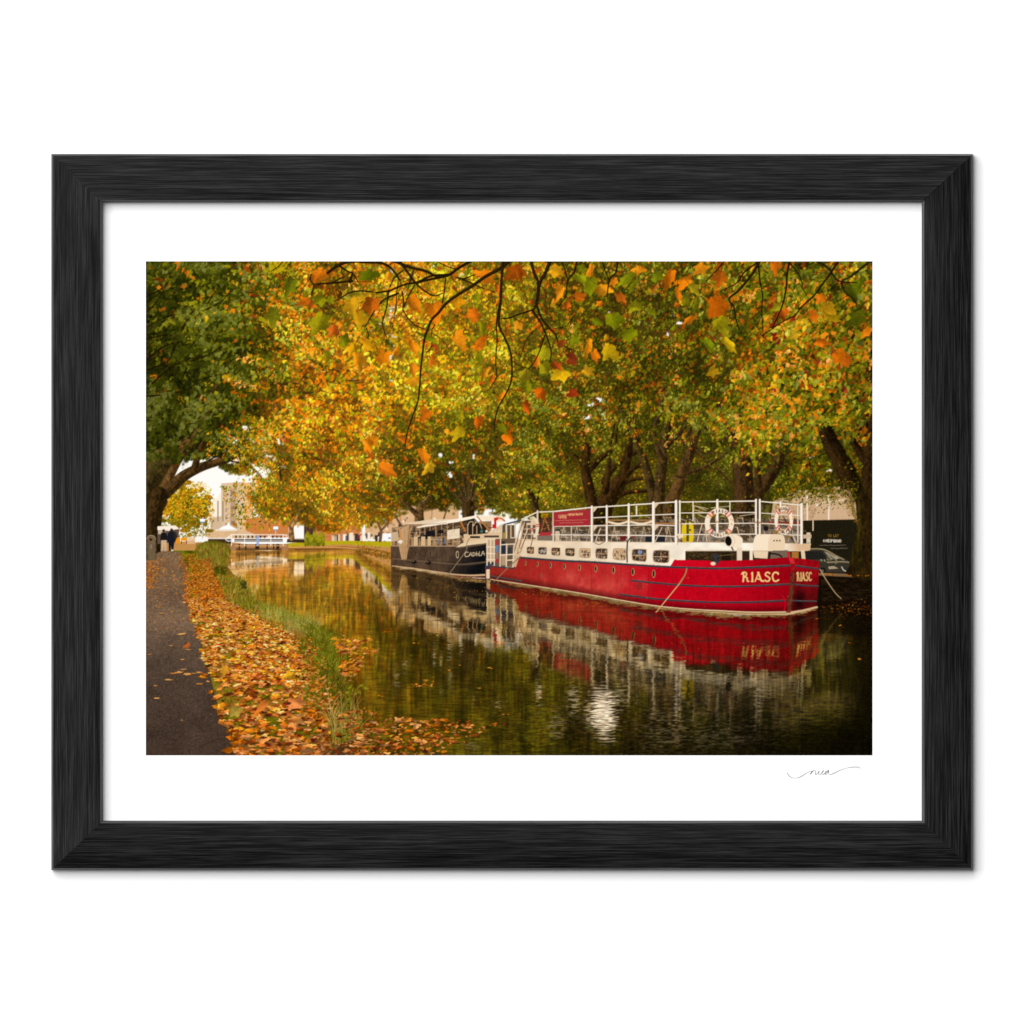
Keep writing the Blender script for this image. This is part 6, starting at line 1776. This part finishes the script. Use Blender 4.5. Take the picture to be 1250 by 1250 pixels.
NEAR = [  # x, y, radius, colour of the big near leaves (photo px)
    (391,334,9,215,115,15),(448,335,13,96,104,6),(354,349,13,102,106,12),(333,384,11,110,106,14),(372,367,8,206,100,15),(390,366,9,130,124,10),(415,360,6,72,50,12),(428,372,11,206,150,20),(453,372,12,176,86,12),(391,393,14,142,130,12),(437,388,12,206,150,18),(407,402,8,196,92,22),(420,416,10,116,118,10),(431,426,9,206,150,16),(450,421,10,216,150,16),(436,438,11,220,138,18),(468,436,11,222,124,12),
    (505,370,13,204,112,14),(529,378,12,212,114,14),(516,382,9,190,130,16),(552,336,7,152,86,12),(558,366,10,200,130,12),(595,337,12,214,118,14),(580,383,11,206,104,15),(605,390,8,204,130,20),(524,412,11,118,118,8),(558,416,12,230,138,20),(587,416,11,206,102,12),(585,435,10,130,124,12),(588,399,8,140,130,12),(504,423,11,224,130,14),(484,427,8,222,130,16),(527,440,8,210,108,16),(503,450,8,206,120,20),(505,465,10,220,144,20),(618,405,7,140,70,10),(630,332,12,160,74,8),(592,455,7,206,130,20),(600,462,6,190,92,14),
    (632,332,12,162,74,8),(655,330,9,186,88,12),(678,331,9,224,158,22),(720,331,12,240,140,20),(709,340,13,138,140,12),(776,331,12,240,150,22),(765,338,12,132,136,12),(683,356,11,234,140,20),(708,362,9,190,94,12),(720,348,13,126,126,10),(736,353,10,214,136,20),(758,362,8,184,92,16),(773,348,10,118,116,8),(774,376,11,146,136,12),(749,390,11,124,126,8),(731,393,8,112,116,8),(768,406,12,124,126,8),(658,396,7,200,100,14),(664,430,11,170,156,20),(665,449,9,140,128,14),(640,455,9,150,130,20),(642,471,10,124,120,8),(684,456,10,222,172,18),(699,438,8,130,48,18),(718,422,12,234,136,16),(726,434,9,226,120,14),(742,428,12,206,164,16),(717,453,8,204,146,24),(678,446,7,150,60,14),(701,415,7,132,134,12),(655,441,8,220,120,20),(686,420,7,140,66,16),
    (818,338,13,206,108,10),(836,341,11,216,118,12),(856,327,9,226,136,20),(827,358,11,214,114,14),(879,337,10,170,84,12),(876,373,17,192,92,8),(878,393,12,154,140,12),(841,389,8,216,118,16),(849,371,9,112,112,10),(800,338,8,126,130,12),(863,420,12,112,120,10),(889,420,12,204,164,16),(869,452,9,168,126,16),(779,376,8,144,134,14),(884,405,9,150,138,16),(845,352,8,160,140,20),
    (945,325,9,210,108,14),(931,360,11,112,116,10),(955,380,8,186,84,14),(949,374,7,150,140,16),(1010,377,11,182,132,16),(1016,389,12,166,130,12),(993,385,8,212,106,14),(1041,353,11,82,90,8),(1051,344,9,92,98,8),(1047,389,14,82,84,8),(1058,404,9,230,126,16),(1003,363,7,214,112,16),(1002,418,9,212,104,14),(1024,436,11,206,104,8),(1013,362,5,116,28,22),(970,408,6,206,160,30),(1034,440,8,190,92,14),
    (516,556,12,228,126,16),(522,570,8,226,170,30),(583,515,9,200,94,12),(560,527,9,190,154,16),(621,533,10,222,110,12),(613,522,8,130,124,12),(562,508,8,170,148,14),(492,537,8,206,106,16),(520,505,8,206,104,14),(590,490,8,200,140,20),(612,482,8,226,124,16),(494,560,5,180,86,14),(660,480,8,190,84,8),(699,480,7,160,50,16),(642,496,8,180,80,16),(470,575,12,220,116,20),(455,537,8,214,126,16),(449,541,9,226,128,16)]


def paint_branch(L):
    g = random.Random(66)
    # finer twigs carried by the limbs
    for k in range(150):
        p, w = TWIGS[g.randrange(len(TWIGS))]
        q = smooth(p)
        x, y = q[g.randrange(len(q))]
        a = g.gauss(1.3, .8)
        l = g.uniform(8, 30)
        line(L, [(x, y), (x + l * .5 * math.cos(a) + g.gauss(0, 2), y + l * .5 * math.sin(a)), (x + l * math.cos(a), y + l * math.sin(a))], (g.uniform(.7, 1.1), .4), (52, 34, 10), ID['btwig'], .85)
    for p, w in TWIGS[28:]:
        line(L, p, (w[0] * 1.25, w[1] * 1.2), (36, 23, 7), ID['btwig'], .97)
    for k in range(120):
        x, y = g.uniform(380, 1060), 319 + abs(g.gauss(0, 62))
        if y > 500: continue
        c = g.choice([(206, 112, 14), (222, 130, 18), (190, 92, 14), (206, 152, 22), (136, 130, 14), (118, 120, 10), (160, 140, 18), (230, 146, 26), (150, 70, 14)])
        big_leaf(L, x, y, g.uniform(3.2, 6.2), c, ID['bleaf'], None, None, g)
    rank = sorted(range(len(NEAR)), key=lambda j: -NEAR[j][2])[:90]
    own = {j: ID['near%d' % q] for q, j in enumerate(rank)}       # the 90 largest are subjects of their own
    for j, (x, y, r, *c) in enumerate(NEAR):
        big_leaf(L, x, y, r, c, own.get(j, ID['bleaf']), None, None, g)
    for p, w in TWIGS[:28]:
        line(L, p, (w[0] * 1.28, w[1] * 1.2), (30, 19, 6), ID['btwig'], .98)
        q = np.array(p, float) - (.25, .25)
        if w[0] > 2: line(L, q, (w[0] * .3, w[1] * .2), (86, 62, 30), ID['btwig'], .5)


def paint_print():
    """Everything on the print, far to near.  Returns sRGB ink (h, w, 3) and the subject of every dot."""
    L = Layer((255, 252, 246))
    L.i[:] = ID['sky']
    paint_far(L)
    paint_gate(L)
    paint_canopy(L)
    paint_right_bank(L)
    paint_black_barge(L)
    paint_red_barge(L)
    paint_water(L)
    rope(L)
    paint_bank(L)
    floating(L)
    paint_people(L)
    paint_lamps(L)
    paint_branch(L)
    c = L.c
    # grain of the photograph
    n = RG.normal(0, 1, (CH // 2, CW // 2, 1)).astype(F).repeat(2, 0).repeat(2, 1)
    c = np.clip(c + .016 * n[:CH, :CW] * (1 - c) * (c + .3) * 2, 0, 1)
    return c, L.i
KEY_W = 6800
# ================================================================ the scene
import bpy

scene = bpy.context.scene
COL = scene.collection
MM = .001
CX, CZ = 625.0, 1.5                     # photo pixel at the middle of the wall view; its height above the floor


def world_xz(px, py):
    """One photo pixel is one millimetre on the wall."""
    return (px - CX) * MM, CZ + (625.0 - py) * MM


def link(name, data=None, parent=None):
    o = bpy.data.objects.new(name, data)
    COL.objects.link(o)
    if parent is not None:
        o.parent = parent
    return o


def new_mesh(name, verts, faces):
    me = bpy.data.meshes.new(name)
    verts = np.asarray(verts, np.float32)
    faces = np.asarray(faces, np.int32)
    n, k = faces.shape
    me.vertices.add(len(verts))
    me.vertices.foreach_set('co', verts.ravel())
    me.loops.add(n * k)
    me.loops.foreach_set('vertex_index', faces.ravel())
    me.polygons.add(n)
    me.polygons.foreach_set('loop_start', np.arange(0, n * k, k, dtype=np.int32))
    me.update(calc_edges=True)
    return me


def material(name):
    m = bpy.data.materials.new(name)
    m.use_nodes = True
    nt = m.node_tree
    b = nt.nodes['Principled BSDF']
    return m, nt, b


# ---- materials
paint, nt, b = material('white_wall_paint')
tc = nt.nodes.new('ShaderNodeTexCoord')
nz = nt.nodes.new('ShaderNodeTexNoise'); nz.inputs['Scale'].default_value = 180; nz.inputs['Detail'].default_value = 4
bp = nt.nodes.new('ShaderNodeBump'); bp.inputs['Strength'].default_value = .03; bp.inputs['Distance'].default_value = .0004
nt.links.new(tc.outputs['Object'], nz.inputs['Vector']); nt.links.new(nz.outputs['Fac'], bp.inputs['Height']); nt.links.new(bp.outputs['Normal'], b.inputs['Normal'])
b.inputs['Base Color'].default_value = (.80, .80, .80, 1); b.inputs['Roughness'].default_value = .9; b.inputs['Specular IOR Level'].default_value = 0

paper, nt, b = material('white_paper')
b.inputs['Base Color'].default_value = (.80, .80, .80, 1); b.inputs['Roughness'].default_value = 1; b.inputs['Specular IOR Level'].default_value = 0

WHITE_OUT = 1.14                        # how far the white paper is exposed; the inks are mixed for it
inkm, nt, b = material('printed_ink')
at = nt.nodes.new('ShaderNodeAttribute'); at.attribute_name = 'ink'
nt.links.new(at.outputs['Color'], b.inputs['Base Color'])
b.inputs['Roughness'].default_value = 1; b.inputs['Specular IOR Level'].default_value = 0

penm, nt, b = material('grey_pencil')
b.inputs['Base Color'].default_value = (.30, .30, .30, 1); b.inputs['Roughness'].default_value = 1; b.inputs['Specular IOR Level'].default_value = 0

wood, nt, b = material('black_stained_ash')
tc = nt.nodes.new('ShaderNodeTexCoord')
oi = nt.nodes.new('ShaderNodeObjectInfo')
off = nt.nodes.new('ShaderNodeVectorMath'); off.operation = 'ADD'
sc3 = nt.nodes.new('ShaderNodeVectorMath'); sc3.operation = 'SCALE'; sc3.inputs[0].default_value = (13.1, 7.3, 3.7)
nt.links.new(oi.outputs['Random'], sc3.inputs['Scale'])
nt.links.new(tc.outputs['Object'], off.inputs[0]); nt.links.new(sc3.outputs['Vector'], off.inputs[1])


def grain(scale, detail, rough):
    mp = nt.nodes.new('ShaderNodeMapping'); mp.inputs['Scale'].default_value = scale
    n = nt.nodes.new('ShaderNodeTexNoise'); n.inputs['Scale'].default_value = 1; n.inputs['Detail'].default_value = detail; n.inputs['Roughness'].default_value = rough
    nt.links.new(off.outputs['Vector'], mp.inputs['Vector']); nt.links.new(mp.outputs['Vector'], n.inputs['Vector'])
    return n


g1 = grain((14, 760, 760), 3, .7)      # open pores along the rail
g2 = grain((7, 330, 330), 3, .6)        # broader bands
mx = nt.nodes.new('ShaderNodeMix'); mx.data_type = 'FLOAT'; mx.inputs['Factor'].default_value = .26
nt.links.new(g1.outputs['Fac'], mx.inputs['A']); nt.links.new(g2.outputs['Fac'], mx.inputs['B'])
cr = nt.nodes.new('ShaderNodeValToRGB')
cr.color_ramp.elements[0].position = .36; cr.color_ramp.elements[0].color = (.0010, .0010, .0011, 1)
cr.color_ramp.elements[1].position = .70; cr.color_ramp.elements[1].color = (.0300, .0300, .0305, 1)
e = cr.color_ramp.elements.new(.47); e.color = (.0052, .0052, .0054, 1)
nt.links.new(mx.outputs['Result'], cr.inputs['Fac']); nt.links.new(cr.outputs['Color'], b.inputs['Base Color'])
bp = nt.nodes.new('ShaderNodeBump'); bp.inputs['Strength'].default_value = .2; bp.inputs['Distance'].default_value = .0004
nt.links.new(mx.outputs['Result'], bp.inputs['Height']); nt.links.new(bp.outputs['Normal'], b.inputs['Normal'])
b.inputs['Roughness'].default_value = .5; b.inputs['Specular IOR Level'].default_value = .05


edge, nt2, b2 = material('highlit_black_edge')     # bevel highlights painted in as a paler colour along the two arrises
t2 = nt2.nodes.new('ShaderNodeTexCoord'); m2_ = nt2.nodes.new('ShaderNodeMapping'); m2_.inputs['Scale'].default_value = (9, 300, 300)
n2_ = nt2.nodes.new('ShaderNodeTexNoise'); n2_.inputs['Scale'].default_value = 1; n2_.inputs['Detail'].default_value = 3
c2_ = nt2.nodes.new('ShaderNodeValToRGB'); c2_.color_ramp.elements[0].position = .35; c2_.color_ramp.elements[1].position = .7
c2_.color_ramp.elements[0].color = (.040, .040, .041, 1); c2_.color_ramp.elements[1].color = (.105, .105, .107, 1)
nt2.links.new(t2.outputs['Object'], m2_.inputs['Vector']); nt2.links.new(m2_.outputs['Vector'], n2_.inputs['Vector']); nt2.links.new(n2_.outputs['Fac'], c2_.inputs['Fac'])
nt2.links.new(c2_.outputs['Color'], b2.inputs['Base Color']); b2.inputs['Roughness'].default_value = .5; b2.inputs['Specular IOR Level'].default_value = .1


# ---- the wall
wv = [(-4, 0, -1.5), (4, 0, -1.5), (4, 0, 5), (-4, 0, 5)]
wall = link('wall', new_mesh('wall', wv, [(0, 1, 2, 3)]))
wall.data.materials.append(paint)
wall['kind'] = 'structure'
wall['label'] = 'plain white wall behind the framed print'


# ---- the frame: four mitred rails
frame = link('picture_frame')
frame['label'] = 'black wood-grained picture frame with mitred corners hanging on the white wall'
frame['category'] = 'picture frame'
frame.location = (0, 0, CZ)
X0, X1, Z0, Z1 = 62.6, 1187.6, 187.9, 1061.9        # outer edges, photo px
I0, I1, J0, J1 = 125.3, 1125.2, 247.0, 1001.8       # sight edges
PROFILE = [(0, .6), (0, 13.0), (2.6, 19.6), (3.0, 19.8), (59.6, 28.6), (60.2, 28.4), (62.8, 22.0), (63.0, 21.0), (63.0, 10.8)]


def rail(length_o, width, horiz):
    """A rail lying along local x, outer edge at local z = 0, sight edge at z = -width, wall at y = 0."""
    k = width / 63.0
    prof = [(u * k, h) for u, h in PROFILE]
    n = len(prof)
    cut = 63.0 if horiz else 59.6           # how far the mitre runs along the rail
    vs, fs = [], []
    steps = 14
    for s in range(steps + 1):
        for u, h in prof:
            m = u / width * cut
            x = -length_o / 2 + m + (length_o - 2 * m) * s / steps
            vs.append((x * MM, -h * MM, -u * MM))
    for s in range(steps):
        for j in range(n - 1):
            a = s * n + j
            fs.append((a, a + n, a + n + 1, a + 1))
    me = new_mesh('frame_rail', vs, fs)
    me.materials.append(wood)
    me.materials.append(edge)
    me.polygons.foreach_set('material_index', np.array([1 if j in (1, 5) else 0 for _ in range(steps) for j in range(n - 1)], np.int32))
    return me


def place(me, x, z, rot):
    o = link('frame_rail', me, frame)
    o.location = (x, 0, z)
    o.rotation_euler = (0, rot, 0)
    return o


cxm, czm = (X0 + X1) / 2, (Z0 + Z1) / 2
top = rail(X1 - X0, J0 - Z0, True)
low = rail(X1 - X0, Z1 - J1, True)
lef = rail(Z1 - Z0, I0 - X0, False)
rig = rail(Z1 - Z0, X1 - I1, False)
PI = math.pi
place(top, (cxm - CX) * MM, (625 - Z0) * MM, 0)
place(low, (cxm - CX) * MM, (625 - Z1) * MM, PI)
place(lef, (X0 - CX) * MM, (625 - czm) * MM, -PI / 2)
place(rig, (X1 - CX) * MM, (625 - czm) * MM, PI / 2)


# ---- the print: paper, printed subjects, signature
art = link('art_print')
art['label'] = 'autumn canal print with red and black barges, white margin and signature, inside the black frame'
art['category'] = 'art print'
art.location = (0, -.0105, CZ)


def loc(px, py, d=0.0):
    return ((px - CX) * MM, -d, (625.0 - py) * MM)


sheet = [loc(I0 - 6, J1 + 6), loc(I1 + 6, J1 + 6), loc(I1 + 6, J0 - 6), loc(I0 - 6, J0 - 6)]
po = link('paper_sheet', new_mesh('paper_sheet', sheet, [(0, 1, 2, 3)]), art)
po.data.materials.append(paper)

ink, who = paint_print()
NX, NY = 1331, 905
soft = .76 * ink + .12 * blur1(ink, 1, 0) + .12 * blur1(ink, 1, 1)
fx = np.clip(np.linspace(0, CW, NX) - .5, 0, CW - 1.001); fy = np.clip(np.linspace(0, CH, NY) - .5, 0, CH - 1.001)
ix, iy = fx.astype(int), fy.astype(int)
tx, ty = (fx - ix).astype(F)[None, :, None], (fy - iy).astype(F)[:, None, None]
A = soft[iy] * (1 - ty) + soft[iy + 1] * ty
A = A[:, ix] * (1 - tx) + A[:, ix + 1] * tx
A = np.clip(A, 0, 1)
LIN = np.where(A <= .04045, A / 12.92, ((A + .055) / 1.055) ** 2.4) * (.80 / WHITE_OUT)
gx = np.linspace(PX0, PX1, NX); gy = np.linspace(PY0, PY1, NY)
VX = (gx - CX) * MM; VZ = (625.0 - gy) * MM
ccx = ((np.arange(NX - 1) + .5) / (NX - 1) * CW).astype(int); ccy = ((np.arange(NY - 1) + .5) / (NY - 1) * CH).astype(int)
FID = who[ccy][:, ccx].ravel()
qi, qj = np.meshgrid(np.arange(NY - 1), np.arange(NX - 1), indexing='ij')
v00 = (qi * NX + qj).ravel()
QUADS = np.stack([v00 + NX, v00 + NX + 1, v00 + 1, v00], 1)
INK4 = np.concatenate([LIN.reshape(-1, 3), np.ones((NX * NY, 1))], 1).astype(np.float32)
GRID = np.stack([np.tile(VX, NY), np.full(NX * NY, -.0003), np.repeat(VZ, NX)], 1).astype(np.float32)
order = np.argsort(FID, kind='stable')
bounds = np.searchsorted(FID[order], np.arange(len(SUBJECT) + 2))
made = {}
stuff_ids = {ID[q] for q in STUFF}
kids = {p for _, p, _ in SUBJECT.values() if p}


def holder(k):
    """The object of a printed subject, made when first needed."""
    if k in made:
        return made[k]
    name, parent, label = SUBJECT[k]
    par = holder(parent) if parent else art
    sel = order[bounds[k]:bounds[k + 1]]
    me = None
    if len(sel) >= 1:
        q = QUADS[sel]
        used, inv = np.unique(q, return_inverse=True)
        me = new_mesh(name, GRID[used], inv.reshape(q.shape))
        at_ = me.attributes.new('ink', 'FLOAT_COLOR', 'POINT')
        at_.data.foreach_set('color', INK4[used].ravel())
        me.materials.append(inkm)
    elif k not in kids:
        made[k] = None
        return None
    o = link(name, me, par)
    if label:
        o['label'] = label
    if k in stuff_ids:
        o['kind'] = 'stuff'
    made[k] = o
    return o


for k in SUBJECT:
    if bounds[k + 1] > bounds[k]:
        holder(k)

# signature: a pencil line, drawn as a thin ribbon on the paper
SIGN = [[(961, 943.4), (963.4, 947.2), (967, 949.4), (972, 949.8), (977, 948.4), (982, 945.4), (987, 942.4), (991.4, 941.4), (990.4, 943.4), (989, 945.4)],
        [(989.4, 945.2), (991.6, 942.2), (994.2, 940.2), (995.2, 940.6), (995.4, 943.4), (996, 945.6), (998.4, 943.2), (1000.2, 941), (999.4, 943.2), (999.6, 945.2), (1001.4, 945.4), (1004, 942.4), (1005.4, 940.6), (1003.6, 943.4), (1003.8, 945.4), (1006, 944.8), (1009.6, 942.4), (1011.2, 940.4), (1008.6, 941.6), (1007.2, 944), (1008.4, 945.6), (1010.4, 943.4), (1011.6, 940.4), (1011.4, 943), (1012, 945), (1014, 945.5), (1018, 944), (1025, 940.6), (1033, 937.8), (1040, 936.5), (1046.6, 936.4), (1049.6, 937), (1051, 938.4)]]
vs, fs = [], []
for st in SIGN:
    p = smooth(st, 5)
    d = np.gradient(p, axis=0)
    nn = np.stack([-d[:, 1], d[:, 0]], 1) / (np.linalg.norm(d, axis=1)[:, None] + 1e-6)
    hw = (.36 + .12 * np.sin(np.arange(len(p)) * .35))[:, None]
    a, b_ = p + nn * hw, p - nn * hw
    base = len(vs)
    for u, w_ in zip(a, b_):
        vs += [loc(u[0], u[1], .0003), loc(w_[0], w_[1], .0003)]
    fs += [(base + 2 * j, base + 2 * j + 1, base + 2 * j + 3, base + 2 * j + 2) for j in range(len(p) - 1)]
so = link('signature', new_mesh('signature', vs, fs), art)
so.data.materials.append(penm)

# ---- light: one broad window-like lamp up to the left, a white room around
key = bpy.data.lights.new('window_light', 'AREA')
key.shape = 'SQUARE'; key.size = 16; key.energy = KEY_W
ko = link('window_light', key)
ko.location = (-8.0, -16, CZ + 8.0); ko.rotation_euler = (math.radians(90), 0, 0)
w = bpy.data.worlds.new('World'); scene.world = w; w.use_nodes = True
bg = w.node_tree.nodes['Background']
bg.inputs['Color'].default_value = (1, 1, 1, 1)
wn = w.node_tree.nodes; wl_ = w.node_tree.links
wc = wn.new('ShaderNodeTexCoord'); dt = wn.new('ShaderNodeVectorMath'); dt.operation = 'DOT_PRODUCT'; dt.inputs[1].default_value = (-.7, 0, .7)
rg = wn.new('ShaderNodeMapRange'); rg.inputs['From Min'].default_value = -1; rg.inputs['From Max'].default_value = 1
rg.inputs['To Min'].default_value = .05; rg.inputs['To Max'].default_value = .42          # the window side of the room is the brighter one
wl_.new(wc.outputs['Generated'], dt.inputs[0]); wl_.new(dt.outputs['Value'], rg.inputs['Value']); wl_.new(rg.outputs['Result'], bg.inputs['Strength'])

# ---- camera
cd = bpy.data.cameras.new('camera'); cam = link('camera', cd)
cam.location = (0, -15, CZ); cam.rotation_euler = (math.radians(90), 0, 0)
cd.sensor_width = 36; cd.lens = 36 * (15 - .014) / 1.25; cd.clip_start = .1; cd.clip_end = 200
scene.camera = cam
vs_ = scene.view_settings
scene.display_settings.display_device = 'sRGB'
vs_.view_transform = 'Standard'; vs_.look = 'None'; vs_.exposure = 0; vs_.gamma = 1; vs_.use_curve_mapping = False
